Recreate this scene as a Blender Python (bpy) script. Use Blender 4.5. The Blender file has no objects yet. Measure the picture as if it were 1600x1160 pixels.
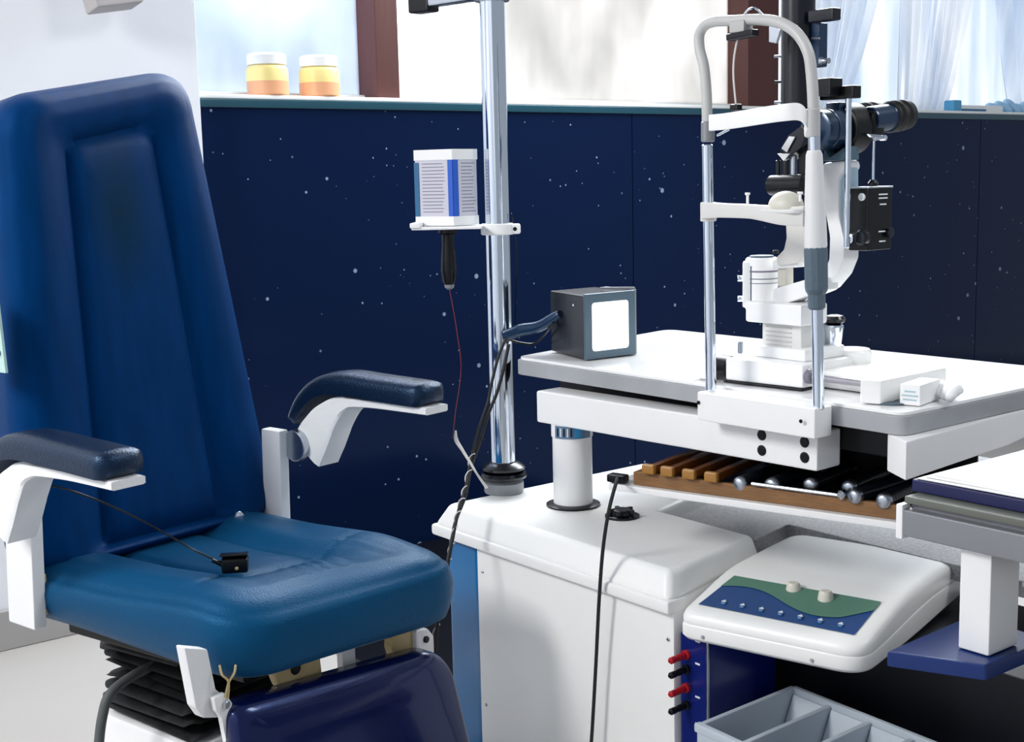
import bpy, bmesh, math, random
import numpy as np
from mathutils import Vector, Matrix
random.seed(7); rng = np.random.default_rng(7)
S = bpy.context.scene; COL = S.collection; R_ = math.radians
V = Vector

# ------------------------------------------------------------------ camera
FPX = 2050.0; HC = 1.12; AZ = R_(52); PI_ = math.atan(300 / FPX); RO = R_(1.35)
fw = V((math.cos(AZ) * math.cos(PI_), math.sin(AZ) * math.cos(PI_), -math.sin(PI_)))
rt0 = V((math.sin(AZ), -math.cos(AZ), 0)); up0 = rt0.cross(fw)
RT = rt0 * math.cos(RO) - up0 * math.sin(RO); UP = up0 * math.cos(RO) + rt0 * math.sin(RO)
CP = V((0, 0, HC))
cd = bpy.data.cameras.new('camera'); cam = bpy.data.objects.new('camera', cd); COL.objects.link(cam)
cd.sensor_width = 36; cd.lens = FPX / 1600 * 36; cd.clip_start = .05
m = Matrix((RT, UP, -fw)).transposed().to_4x4(); m.translation = CP; cam.matrix_world = m
S.camera = cam

# ------------------------------------------------------------------ world, light, exposure
w = bpy.data.worlds.new('world'); S.world = w; w.use_nodes = True
bg = w.node_tree.nodes['Background']; bg.inputs[0].default_value = (.80, .89, 1, 1); bg.inputs[1].default_value = .27
S.view_settings.view_transform = 'Standard'; S.view_settings.look = 'None'
S.view_settings.exposure = 0.55; S.view_settings.gamma = 1; S.view_settings.use_curve_mapping = False

def area(name, loc, target, sx, sy, power, color=(1, 1, 1)):
    l = bpy.data.lights.new(name, 'AREA'); l.shape = 'RECTANGLE'; l.size = sx; l.size_y = sy; l.energy = power; l.color = color
    o = bpy.data.objects.new(name, l); COL.objects.link(o); o.location = loc
    o.rotation_euler = (V(target) - V(loc)).to_track_quat('-Z', 'Y').to_euler(); return o
sun = bpy.data.lights.new('sun', 'SUN'); sun.energy = 3.2; sun.angle = R_(3); sun.color = (1, .97, .93)
so = bpy.data.objects.new('sun', sun); COL.objects.link(so); so.location = (3, 8, 5)
so.rotation_euler = V((-.35, -1, -.50)).to_track_quat('-Z', 'Y').to_euler()
# daylight from the upper window panes above the frame, plus two added fill lights
area('window_daylight', (2.6, 3.1, 2.25), (1.5, 1.5, .6), 3.2, 1.0, 110, (.92, .96, 1))
area('added_fill_left', (-1.15, 2.1, 2.3), (1.4, 1.7, .3), .7, .7, 38, (1, .98, .95))  # added fill light for the cabinet front, no lamp of the room
area('added_fill_right', (2.9, -.3, 3.2), (1.2, 1.9, .7), .9, .9, 24, (1, .99, .97))  # second added fill light, from the right

# ------------------------------------------------------------------ pixel rays onto real planes
def ray(x, y): return fw + RT * ((x - 800) / FPX) + UP * ((580 - y) / FPX)
def oz(x, y, z): d = ray(x, y); return CP + d * ((z - HC) / d.z)
def ox(x, y, v): d = ray(x, y); return CP + d * (v / d.x)
def oy(x, y, v): d = ray(x, y); return CP + d * (v / d.y)
def od(x, y, v): return CP + ray(x, y) * v

# ------------------------------------------------------------------ materials
def mat(name, col, rough=.5, metal=0, bump=0, bscale=40, var=0, vscale=6, coat=0, sheen=0, spec=.5, trans=0, alpha=1, stretch=None):
    m = bpy.data.materials.new(name); m.use_nodes = True; nt = m.node_tree; p = nt.nodes['Principled BSDF']
    c = tuple(col) + (1,)
    p.inputs['Base Color'].default_value = c; p.inputs['Roughness'].default_value = rough; p.inputs['Metallic'].default_value = metal
    p.inputs['Specular IOR Level'].default_value = spec
    p.inputs['Coat Weight'].default_value = coat; p.inputs['Coat Roughness'].default_value = .08
    p.inputs['Sheen Weight'].default_value = sheen; p.inputs['Transmission Weight'].default_value = trans
    p.inputs['Alpha'].default_value = alpha
    tc = nt.nodes.new('ShaderNodeTexCoord'); mp = nt.nodes.new('ShaderNodeMapping'); nt.links.new(tc.outputs['Object'], mp.inputs[0])
    if stretch: mp.inputs['Scale'].default_value = stretch
    n = nt.nodes.new('ShaderNodeTexNoise'); n.inputs['Scale'].default_value = vscale; n.inputs['Detail'].default_value = 4
    nt.links.new(mp.outputs[0], n.inputs['Vector'])
    mx = nt.nodes.new('ShaderNodeMix'); mx.data_type = 'RGBA'
    v = var if var else .04
    mx.inputs['A'].default_value = tuple(x * (1 - v) for x in col) + (1,); mx.inputs['B'].default_value = tuple(min(1, x * (1 + v)) for x in col) + (1,)
    nt.links.new(n.outputs['Fac'], mx.inputs['Factor']); nt.links.new(mx.outputs['Result'], p.inputs['Base Color'])
    if bump:
        b = nt.nodes.new('ShaderNodeTexNoise'); b.inputs['Scale'].default_value = bscale; b.inputs['Detail'].default_value = 5
        nt.links.new(mp.outputs[0], b.inputs['Vector'])
        bn = nt.nodes.new('ShaderNodeBump'); bn.inputs['Strength'].default_value = bump; bn.inputs['Distance'].default_value = .004
        nt.links.new(b.outputs['Fac'], bn.inputs['Height']); nt.links.new(bn.outputs['Normal'], p.inputs['Normal'])
    return m

WHITE = mat('white_enamel', (.90, .90, .90), .35, coat=.2, var=.03)
WHITEW = mat('white_plastic', (.92, .92, .90), .38, coat=.15, var=.03)
ARMW = mat('arm_white', (.82, .83, .84), .4, bump=.15, bscale=120, var=.05)
GREYW = mat('grey_white_plastic', (.50, .56, .62), .5, var=.04)
TOP = mat('table_top', (.94, .94, .94), .22, coat=.4, var=.02)
EDGE = mat('table_edge', (.36, .37, .39), .5, var=.25, vscale=9)
BLUE = mat('blue_upholstery', (.0008, .031, .125), .36, bump=.25, bscale=350, var=.35, vscale=5, spec=.16, stretch=(8, 8, 1))
SEATB = mat('blue_seat_upholstery', (.004, .060, .150), .40, bump=.25, bscale=350, var=.2, vscale=5, spec=.35)
NAVYP = mat('navy_vinyl', (.001, .003, .040), .22, bump=.05, bscale=200, spec=.6, coat=.4)
PAD = mat('dark_pad', (.003, .010, .028), .3, bump=.3, bscale=300, spec=.6)
for _m, _t in ((BLUE, (.05, .35, 1)), (SEATB, (.12, .55, 1)), (NAVYP, (.25, .4, 1)), (PAD, (.35, .6, 1))): _m.node_tree.nodes['Principled BSDF'].inputs['Specular Tint'].default_value = _t + (1,)
CHROME = mat('chrome', (.78, .84, .92), .08, 1)
STEEL = mat('brushed_steel', (.5, .54, .6), .28, 1, bump=.1, bscale=90)
BLACK = mat('black_plastic', (.003, .0035, .005), .30, spec=.32)
BLACKM = mat('black_metal', (.005, .007, .012), .25, 0, spec=.4, coat=.12)
BLUEBLK = mat('blue_black_metal', (.010, .035, .085), .22, .3, spec=.7)
RUBBER = mat('black_rubber', (.008, .008, .009), .6, bump=.4, bscale=60)
CLOTH = mat('black_bellows_cloth', (.010, .011, .012), .55, bump=.8, bscale=30, spec=.4)
GREYP = mat('grey_grip', (.085, .125, .165), .5, bump=.3, bscale=200)
BROWN = mat('brown_window_frame', (.075, .018, .014), .5, bump=.2, bscale=50, var=.3, vscale=5, stretch=(1, 1, .2))
CREAM = mat('worn_cream_metal', (.55, .42, .20), .5, bump=.4, bscale=60, var=.35, vscale=25)
WALLW = mat('white_wall', (.80, .82, .87), .8, bump=.1, bscale=30, var=.03, vscale=1)
BASEB = mat('grey_baseboard', (.36, .35, .345), .7, var=.06)
FLOORM = mat('floor_vinyl', (.44, .42, .40), .5, bump=.1, bscale=30, var=.07, vscale=1.5)
TEAL = mat('teal_sill_edge', (.004, .055, .085), .25, coat=.5)
SILL = mat('pale_sill', (.85, .87, .86), .35)
WOOD = mat('tray_wood', (.22, .105, .035), .45, bump=.3, bscale=40, var=.35, vscale=14, stretch=(6, 1, 6))
AMBER = mat('amber_wood', (.20, .06, .010), .22, var=.4, vscale=30, coat=.5)
CABBLUE = mat('cabinet_blue', (.003, .15, .40), .25, coat=.15, var=.15, vscale=3)
DEEPBLUE = mat('deep_blue_metal', (.002, .010, .13), .3, coat=.3)
BRKBLUE = mat('bracket_blue', (.003, .026, .16), .35)
GREYT = mat('grey_desk_metal', (.24, .25, .27), .4, .2, var=.1)
OLIVE = mat('grey_green_edge', (.13, .14, .12), .5)
PAPER = mat('paper', (.88, .88, .88), .7)
NAVYF = mat('navy_folder', (.006, .008, .075), .45)
RED = mat('red_plug', (.42, .006, .012), .3)
LBLUE = mat('label_blue', (.01, .10, .55), .5)
LTEAL = mat('label_teal', (.02, .13, .28), .5)
INK = mat('grey_ink', (.22, .20, .26), .7)
INKW = mat('white_ink', (.75, .78, .80), .6)
WIRE = mat('white_wire', (.7, .68, .66), .4)
REDW = mat('red_wire', (.16, .02, .03), .4)
YEL = mat('yellow_plastic', (.92, .76, .30), .4)
ORG = mat('orange_plastic', (.86, .42, .22), .4)
GREEN = mat('panel_green', (.085, .21, .15), .5)
PBLUE = mat('panel_blue', (.006, .055, .21), .4)
HOSE = mat('grey_hose', (.09, .10, .10), .6)
GBOX = mat('grey_box', (.42, .40, .40), .6)
GLASS = mat('clear_glass', (.95, .97, 1), .03, trans=.95)
MIRR = mat('mirror', (.9, .9, .92), .05, 1)

def speckle(name, base, dot, scale, thr, rough):
    m = mat(name, base, rough, coat=.0, spec=.22); nt = m.node_tree; p = nt.nodes['Principled BSDF']
    tc = nt.nodes.new('ShaderNodeTexCoord'); out = None
    mx = nt.nodes.new('ShaderNodeMix'); mx.data_type = 'RGBA'
    mx.inputs['A'].default_value = tuple(base) + (1,); mx.inputs['B'].default_value = tuple(dot) + (1,)
    prev = None
    for sc, th in scale:
        v = nt.nodes.new('ShaderNodeTexVoronoi'); v.inputs['Scale'].default_value = sc; nt.links.new(tc.outputs['Object'], v.inputs['Vector'])
        sep = nt.nodes.new('ShaderNodeSeparateColor'); nt.links.new(v.outputs['Color'], sep.inputs[0])
        k = nt.nodes.new('ShaderNodeMath'); k.operation = 'MULTIPLY'; k.inputs[1].default_value = th * 1.0
        nt.links.new(sep.outputs[0], k.inputs[0])
        s2 = nt.nodes.new('ShaderNodeMath'); s2.operation = 'SUBTRACT'; nt.links.new(k.outputs[0], s2.inputs[0]); s2.inputs[1].default_value = th * thr
        r = nt.nodes.new('ShaderNodeMapRange'); nt.links.new(s2.outputs[0], r.inputs['Value'])
        d = nt.nodes.new('ShaderNodeMath'); d.operation = 'SUBTRACT'; nt.links.new(s2.outputs[0], d.inputs[0]); nt.links.new(v.outputs['Distance'], d.inputs[1])
        nt.links.new(d.outputs[0], r.inputs['Value']); r.inputs['From Min'].default_value = 0; r.inputs['From Max'].default_value = .05
        if prev is None: prev = r.outputs['Result']
        else:
            a = nt.nodes.new('ShaderNodeMath'); a.operation = 'MAXIMUM'; nt.links.new(prev, a.inputs[0]); nt.links.new(r.outputs['Result'], a.inputs[1]); prev = a.outputs[0]
    p.inputs['Specular Tint'].default_value = (.35, .5, 1, 1)
    nt.links.new(prev, mx.inputs['Factor']); nt.links.new(mx.outputs['Result'], p.inputs['Base Color'])
    return m
NAVYW = speckle('navy_sparkle_cladding', (.0030, .010, .040), (.25, .31, .43), ((16, .75), (29, .7), (42, .6), (9, .3)), .76, .13)
GRAN = mat('grey_speckle', (.28, .285, .30), .6, var=.7, vscale=190)

def pane_mat(name, c1, c2, scale, stretch):
    m = bpy.data.materials.new(name); m.use_nodes = True; nt = m.node_tree; nt.nodes.remove(nt.nodes['Principled BSDF'])
    out = nt.nodes['Material Output']; t = nt.nodes.new('ShaderNodeBsdfTranslucent'); d = nt.nodes.new('ShaderNodeBsdfGlossy'); d.inputs['Roughness'].default_value = .2
    mixs = nt.nodes.new('ShaderNodeMixShader'); mixs.inputs[0].default_value = .05
    tc = nt.nodes.new('ShaderNodeTexCoord'); mp = nt.nodes.new('ShaderNodeMapping'); mp.inputs['Scale'].default_value = stretch
    n = nt.nodes.new('ShaderNodeTexNoise'); n.inputs['Scale'].default_value = scale; n.inputs['Detail'].default_value = 3
    r = nt.nodes.new('ShaderNodeValToRGB'); r.color_ramp.elements[0].position = .35; r.color_ramp.elements[1].position = .62
    r.color_ramp.elements[0].color = tuple(c1) + (1,); r.color_ramp.elements[1].color = tuple(c2) + (1,)
    nt.links.new(tc.outputs['Object'], mp.inputs[0]); nt.links.new(mp.outputs[0], n.inputs['Vector']); nt.links.new(n.outputs['Fac'], r.inputs[0])
    nt.links.new(r.outputs[0], t.inputs['Color']); nt.links.new(t.outputs[0], mixs.inputs[1]); nt.links.new(d.outputs[0], mixs.inputs[2]); nt.links.new(mixs.outputs[0], out.inputs[0])
    return m
PANE1 = pane_mat('frosted_pane_blue', (.42, .46, .54), (.52, .56, .63), 5, (1, 1, .5))
PANE2 = pane_mat('frosted_pane_warm', (.66, .66, .65), (.90, .89, .89), 3, (1.4, 1, .6))
PANE3 = pane_mat('frosted_pane_cool', (.62, .70, .80), (.92, .94, .97), 2.2, (2, 1, .3))
SHEER = pane_mat('sheer_curtain', (.74, .79, .88), (1, 1, 1), 4, (3, 1, .3))
SCREEN = mat('lit_screen', (.9, .95, .95), .3)
_p = SCREEN.node_tree.nodes['Principled BSDF']; _p.inputs['Emission Color'].default_value = (.95, 1, 1, 1); _p.inputs['Emission Strength'].default_value = .8

# ------------------------------------------------------------------ mesh helpers
def tag(o, label=None, cat=None, group=None, kind=None):
    if label: o['label'] = label
    if cat: o['category'] = cat
    if group: o['group'] = group
    if kind: o['kind'] = kind
    return o
def thing(name, label, cat, loc, group=None):
    o = bpy.data.objects.new(name, None); COL.objects.link(o); o.location = loc; o.empty_display_size = .05
    return tag(o, label, cat, group)
def wloc(o):
    l = V((0, 0, 0))
    while o: l += o.location; o = o.parent
    return l
def put(name, bm, m, parent=None, label=None, smooth=35, loc=None):
    """bm is in world coordinates; the object keeps its parent's origin (or loc)."""
    bmesh.ops.remove_doubles(bm, verts=bm.verts, dist=1e-6)
    bmesh.ops.recalc_face_normals(bm, faces=bm.faces)
    if parent is not None: org = wloc(parent)
    elif loc is not None: org = V(loc)
    else:
        xs = [v.co for v in bm.verts]
        org = V((sum(c.x for c in xs) / len(xs), sum(c.y for c in xs) / len(xs), min(c.z for c in xs)))
    for v in bm.verts: v.co -= org
    lim = R_(smooth)
    for f in bm.faces: f.smooth = True
    for e in bm.edges:
        e.smooth = len(e.link_faces) == 2 and e.calc_face_angle(4) < lim
    me = bpy.data.meshes.new(name); bm.to_mesh(me); bm.free(); me.materials.append(m)
    o = bpy.data.objects.new(name, me); COL.objects.link(o)
    if parent is not None: o.parent = parent
    else: o.location = org
    if label: o['label'] = label
    if smooth < 60:
        wn = o.modifiers.new('weighted_normals', 'WEIGHTED_NORMAL'); wn.keep_sharp = True
    return o
def N(): return bmesh.new()
def merge(bm, t):
    me = bpy.data.meshes.new('tmp'); t.to_mesh(me); t.free(); bm.from_mesh(me); bpy.data.meshes.remove(me)
    return bm
def bev(t, r, seg):
    if r > 0: bmesh.ops.bevel(t, geom=list(t.edges), offset=r, segments=seg, profile=.5, affect='EDGES', clamp_overlap=True)
def box(c, s, r=.003, rz=0, seg=2, bm=None, rot=None):
    bm = bm or N(); t = N(); bmesh.ops.create_cube(t, size=1)
    for v in t.verts: v.co = V((v.co.x * s[0], v.co.y * s[1], v.co.z * s[2]))
    bev(t, min(r, min(s) * .45), seg)
    M = Matrix.Translation(V(c)) @ (rot.to_4x4() if rot else Matrix.Rotation(rz, 4, 'Z')); t.transform(M)
    return merge(bm, t)
def bx(x0, x1, y0, y1, z0, z1, r=.003, bm=None, seg=2):
    return box(((x0 + x1) / 2, (y0 + y1) / 2, (z0 + z1) / 2), (abs(x1 - x0), abs(y1 - y0), abs(z1 - z0)), r, bm=bm, seg=seg)
def hexa(b, t_, r=.003, bm=None, seg=2):
    """b, t_: four bottom and four top corners in the same order"""
    bm = bm or N(); t = N(); vb = [t.verts.new(V(p)) for p in b]; vt = [t.verts.new(V(p)) for p in t_]; n = len(vb)
    t.faces.new(vb[::-1]); t.faces.new(vt)
    for i in range(n): t.faces.new((vb[i], vb[(i + 1) % n], vt[(i + 1) % n], vt[i]))
    bmesh.ops.recalc_face_normals(t, faces=t.faces); bev(t, r, seg); return merge(bm, t)
def prism(pts, vec, r=.002, bm=None, seg=2):
    vec = V(vec); return hexa(pts, [V(p) + vec for p in pts], r, bm, seg)
def spline(P, k=8, closed=False):
    P = [V(p) for p in P]; out = []; n = len(P)
    for i in range(n - 1):
        a, b, c, d = P[max(i - 1, 0)], P[i], P[i + 1], P[min(i + 2, n - 1)]
        for j in range(k):
            t = j / k; out.append(.5 * ((2 * b) + (c - a) * t + (2 * a - 5 * b + 4 * c - d) * t * t + (3 * b - a - 3 * c + d) * t ** 3))
    out.append(P[-1]); return out
def tube(P, r, n=12, bm=None, cap=True):
    bm = bm or N(); P = [V(p) for p in P]; L = len(P)
    rs = r if isinstance(r, (list, tuple)) else [r] * L
    if len(rs) != L: rs = [float(x) for x in np.interp(np.linspace(0, 1, L), np.linspace(0, 1, len(rs)), rs)]
    T = [(P[min(i + 1, L - 1)] - P[max(i - 1, 0)]).normalized() for i in range(L)]
    x = T[0].orthogonal().normalized(); rings = []
    for i in range(L):
        x = (x - T[i] * x.dot(T[i])).normalized(); y = T[i].cross(x)
        rings.append([bm.verts.new(P[i] + (x * math.cos(2 * math.pi * j / n) + y * math.sin(2 * math.pi * j / n)) * rs[i]) for j in range(n)])
    for a, b in zip(rings, rings[1:]):
        for j in range(n): bm.faces.new((a[j], a[(j + 1) % n], b[(j + 1) % n], b[j]))
    if cap: bm.faces.new(rings[0][::-1]); bm.faces.new(rings[-1])
    return bm
def lathe(o, axis, prof, n=28, bm=None):
    """prof: (radius, height along axis)"""
    bm = bm or N(); o = V(o); ax = V(axis).normalized(); x = ax.orthogonal().normalized(); y = ax.cross(x); rings = []
    for r, h in prof:
        rings.append([bm.verts.new(o + ax * h + (x * math.cos(2 * math.pi * j / n) + y * math.sin(2 * math.pi * j / n)) * max(r, 1e-4)) for j in range(n)])
    for a, b in zip(rings, rings[1:]):
        for j in range(n): bm.faces.new((a[j], a[(j + 1) % n], b[(j + 1) % n], b[j]))
    bm.faces.new(rings[0][::-1]); bm.faces.new(rings[-1]); return bm
def cyl(a, b, r, n=20, e=.0015, bm=None):
    a = V(a); b = V(b); L = (b - a).length; e = min(e, r * .4, L * .4)
    return lathe(a, b - a, [(r - e, 0), (r, e), (r, L - e), (r - e, L)], n, bm)
def sweep(P, width_vec, thick, r=.002, bm=None):
    """ribbon bar: path P, constant width vector, thickness list (perpendicular to path and width)"""
    bm = bm or N(); P = [V(p) for p in P]; L = len(P); wv = V(width_vec) / 2; wn = wv.normalized()
    th = [float(x) for x in np.interp(np.linspace(0, 1, L), np.linspace(0, 1, len(thick)), thick)] if isinstance(thick, (list, tuple)) else [thick] * L
    rings = []
    for i in range(L):
        T = (P[min(i + 1, L - 1)] - P[max(i - 1, 0)]).normalized(); nn = T.cross(wn).normalized() * th[i] / 2
        c = .25
        prof = [(-1, -1 + c), (-1 + c * .5, -1), (1 - c * .5, -1), (1, -1 + c), (1, 1 - c), (1 - c * .5, 1), (-1 + c * .5, 1), (-1, 1 - c)]
        rings.append([bm.verts.new(P[i] + wv * u + nn * v) for u, v in prof])
    n = 8
    for a, b in zip(rings, rings[1:]):
        for j in range(n): bm.faces.new((a[j], a[(j + 1) % n], b[(j + 1) % n], b[j]))
    bm.faces.new(rings[0][::-1]); bm.faces.new(rings[-1]); return bm
def rrect(hx, hy, rad, n=10):
    """rounded rectangle outline, list of (x,y)"""
    out = []
    for cx, cy, a0 in ((hx - rad, hy - rad, 0), (-hx + rad, hy - rad, 90), (-hx + rad, -hy + rad, 180), (hx - rad, -hy + rad, 270)):
        for i in range(n + 1):
            a = R_(a0 + 90 * i / n); out.append((cx + rad * math.cos(a), cy + rad * math.sin(a)))
    return out
def rpoly(pts, rads, n=8):
    """rounded 2D polygon"""
    out = []; L = len(pts); P = [V((p[0], p[1])) for p in pts]
    for i in range(L):
        a, b, c = P[i - 1], P[i], P[(i + 1) % L]; r = rads[i] if isinstance(rads, (list, tuple)) else rads
        d1 = (a - b).normalized(); d2 = (c - b).normalized(); ang = math.acos(max(-1, min(1, d1.dot(d2))))
        k = min(r / math.tan(ang / 2), (a - b).length * .49, (c - b).length * .49)
        p0 = b + d1 * k; p1 = b + d2 * k
        for j in range(n + 1):
            t = j / n; out.append(tuple(p0 * (1 - t) ** 2 + b * 2 * t * (1 - t) + p1 * t * t))
    return out

# ================================================================== SETTING
def struct(name, bm, m, parent=None, **k):
    o = put(name, bm, m, parent, **k)
    if parent is None: o['kind'] = 'structure'
    return o
struct('floor', bx(-1.5, 7.5, -1.2, 3.4, -.05, 0, 0), FLOORM)
struct('wall_left', bx(-1.5, 1.522, 3.24, 3.5, 0, 3.0, .004), WALLW)
struct('baseboard_left', bx(-1.5, 1.50, 3.218, 3.24, 0, .10, .004), BASEB)
wb = struct('wall_back', bx(1.522, 7.5, 3.312, 3.5, 0, 1.335, 0), NAVYW)
struct('panel', bx(1.524, 3.118, 3.30, 3.312, .0, 1.333, .002), NAVYW, wb)
struct('panel', bx(3.121, 5.2, 3.30, 3.312, .0, 1.333, .002), NAVYW, wb)
struct('panel', bx(5.203, 7.5, 3.30, 3.312, .0, 1.333, .002), NAVYW, wb)
struct('trim_1', bx(1.524, 7.5, 3.292, 3.40, 1.328, 1.352, .004), TEAL)
struct('trim_2', bx(1.524, 7.5, 3.296, 3.40, 1.352, 1.364, .003), SILL)
struct('wall_unseen_left', bx(-1.6, -1.5, -1.2, 3.24, 0, 3.0, .004), WALLW)  # unseen wall added to bounce light and brighten the pole's reflection
struct('trim_3', bx(1.522, 7.5, 3.312, 3.5, 2.9, 3.0, .003), WALLW)
def window(n, x0, x1, pm, posts):
    o = struct('window_%d' % n, bx(x0, x1, 3.40, 3.46, 1.364, 1.378, .002), SILL)
    put('pane', bx(x0, x1, 3.43, 3.436, 1.378, 2.9, 0), pm, o)
    for a, b in posts: put('mullion', bx(a, b, 3.33, 3.45, 1.364, 2.9, .004), BROWN, o)
window(1, 1.522, 2.14, PANE1, ((2.125, 2.205),))
window(2, 2.205, 3.76, PANE2, ((3.735, 3.905),))
window(3, 3.905, 7.5, PANE3, ())

# sheer curtains in front of the right window: each hanging from above, gathered to one side
def curtain(name, xt0, xt1, xb0, xb1, yb, nf, label):
    bm = N(); nx, nz = 90, 26; g = []
    for j in range(nz + 1):
        t = j / nz; z = 1.368 + t * 1.4; row = []
        x0 = xb0 + (xt0 - xb0) * t ** .8; x1 = xb1 + (xt1 - xb1) * t ** .8
        for i in range(nx + 1):
            s = i / nx
            row.append(bm.verts.new((x0 + (x1 - x0) * s, yb + .014 * math.sin(s * nf * 2 * math.pi + 1.5 * t) + .005 * math.sin(s * 40 + t * 5), z)))
        g.append(row)
    for j in range(nz):
        for i in range(nx): bm.faces.new((g[j][i], g[j][i + 1], g[j + 1][i + 1], g[j + 1][i]))
    tag(put(name, bm, SHEER, smooth=180), label, 'curtain', 'sheer curtains at the right window')
curtain('curtain', 4.1, 4.9, 4.05, 4.35, 3.375, 7, 'white sheer curtain nearest the wine brown window post, narrow at the sill')
curtain('curtain', 4.75, 5.5, 4.72, 5.05, 3.38, 8, 'white sheer curtain in the middle of the right window, flaring upward')
curtain('curtain', 5.25, 6.6, 5.55, 6.5, 3.375, 9, 'white sheer curtain at the right edge, above the blue and white box')

# bottles on the sill
def bottle(px, label):
    p = oy(px, 150, 3.35); p.z = 1.364; r = .058
    t = thing('bottle', label, 'bottle', p, 'bottles on the window sill')
    put('body', lathe(p, (0, 0, 1), [(r - .004, 0), (r, .004), (r, .04)], 28), ORG, t, 'orange lower band')
    put('shoulder', lathe(p, (0, 0, 1), [(r, .04), (r, .072), (r - .006, .082), (r - .010, .084)], 28), YEL, t, 'yellow upper body')
    put('lid', lathe(p, (0, 0, 1), [(r - .008, .084), (r - .004, .086), (r - .004, .110), (r - .010, .116)], 28), PAPER, t, 'broad white lid')
bottle(419, 'white-lidded yellow and orange bottle on the sill, left of the pair')
bottle(500, 'white-lidded yellow and orange bottle on the sill, right of the pair')

tag(put('dark_floor_sheet', bx(1.52, 3.0, 2.12, 3.29, .0, .012, .003), BLACK), 'dark sheet added over the pale floor behind the chair and cabinet', 'sheet')  # added dark cover so the floor gap beside the seat stays dark
# things lying on the right sill
p0 = oy(1505, 172, 3.34); p0.z = 1.364
t = thing('carton', 'low blue and white carton lying on the sill beneath the right curtain', 'box', p0)
put('body', bx(p0.x - .1, p0.x + .26, 3.31, 3.36, 1.364, 1.39, .003), SILL, t)
put('blue_end', bx(p0.x - .12, p0.x - .06, 3.307, 3.358, 1.364, 1.41, .006), mat('sky_blue', (.08, .36, .62), .4), t, 'sky blue end')
put('blue_band', bx(p0.x - .06, p0.x + .12, 3.304, 3.31, 1.365, 1.373, .001), LTEAL, t, 'teal band')
p1 = oy(1572, 172, 3.34); p1.z = 1.364
bm = N()
for k in range(5):
    a = V((p1.x - .16 + .07 * k, 3.335, 1.366)); tube(spline([a, a + V((.03, .01, .02 + .01 * (k % 3))), a + V((.08, -.008, .012)), a + V((.12, .0, .002))], 5), [.012, .02, .017, .008], 10, bm)
tag(put('bag', bm, mat('pale_blue_film', (.35, .60, .85), .25), smooth=80), 'crumpled pale blue plastic bag on the sill at the far right', 'bag')

# grey box at the top of the white wall
q = oy(170, 8, 3.15)
t = thing('wall_speaker', 'small tilted grey box hanging by the white wall, top left', 'speaker', q)
put('housing', box(q + V((0, 0, .06)), (.12, .08, .14), .006, rot=Matrix.Rotation(.22, 3, V((-.62, -.78, 0)))), GBOX, t)
put('bracket', bx(q.x - .012, q.x + .012, q.y + .02, 3.24, q.z + .10, q.z + .12, .002), GBOX, t)

# ================================================================== EXAMINATION CHAIR
CO = V((.97, 1.98, 0)); ca = R_(-77); A = V((math.cos(ca), math.sin(ca), 0)); B = V((-A.y, A.x, 0)); Z = V((0, 0, 1))
def CL(a, b, z): return CO + A * a + B * b + Z * z
chair = thing('examination_chair', 'blue upholstered medical examination chair with tall tapered back and white arms', 'chair', CL(-.15, 0, 0))

def smoothstep(x): x = max(0, min(1, x)); return x * x * (3 - 2 * x)
# backrest: tapered rounded slab, front face rolled at the rim with a stitched-in centre panel
def backrest():
    Hh = .83; nring = 150
    def outline(pts, rads, n): return rpoly(pts, rads, n)
    # in (u = across, v = up) coordinates
    O_ = outline([(.282, 0), (.212, Hh + .048), (-.192, Hh - .022), (-.270, 0)], [.07, .075, .10, .07], 24)
    P_ = outline([(.130, .03), (.110, Hh - .062), (-.072, Hh - .100), (-.120, .03)], [.012, .032, .032, .012], 24)
    I_ = outline([(.05, .16), (.05, Hh - .20), (-.01, Hh - .20), (-.04, .16)], [.01] * 4, 24)
    L = len(O_)
    def frm(u, v, h):       # h = outwards from the front plane
        k = v / Hh
        a = -.235 - .105 * k - .012 * math.sin(math.pi * k)
        b = .010 + u - .012 * k
        nrm = (A * .99 + Z * .127)
        return CO + A * a + B * b + Z * (.475 + v * .995) + nrm * h
    bm = N(); rings = []
    def ring(f): rings.append([bm.verts.new(f(i)) for i in range(L)])
    def off(i, d):           # point inset by d from the outline towards the panel outline
        o = V(O_[i]); p = V(P_[i]); dd = (p - o).length; return o.lerp(p, d / dd if dd > 1e-6 else 0)
    # back side
    ring(lambda i: frm(*(V(O_[i]) * .55 + V((0, .18))), -.105))
    ring(lambda i: frm(*off(i, .03), -.105)); ring(lambda i: frm(*off(i, .008), -.098)); ring(lambda i: frm(*off(i, 0), -.08))
    ring(lambda i: frm(*O_[i], -.05))
    for d, h in ((0, -.040), (.003, -.028), (.009, -.015), (.018, -.004), (.032, .006), (.05, .012)):
        ring(lambda i, d=d, h=h: frm(*off(i, d), h))
    for k in range(1, 9):
        def f(i, k=k):
            o = off(i, .05); p = V(P_[i]); t = k / 8; q = o.lerp(p, t); return frm(q.x, q.y, .013 * (1 - t * t * t) - .012 * t ** 4)
        ring(f)
    for k, h in ((.07, -.007), (.16, -.001), (.3, .002), (.6, .004), (1, .005)):
        ring(lambda i, k=k, h=h: frm(*V(P_[i]).lerp(V(I_[i]), k), h))
    for a_, b_ in zip(rings, rings[1:]):
        for j in range(L): bm.faces.new((a_[j], a_[(j + 1) % L], b_[(j + 1) % L], b_[j]))
    bm.faces.new(rings[0][::-1]); bm.faces.new(rings[-1])
    return bm, frm
bbm, bfrm = backrest()
back = put('backrest', bbm, BLUE, chair, smooth=80)
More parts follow.
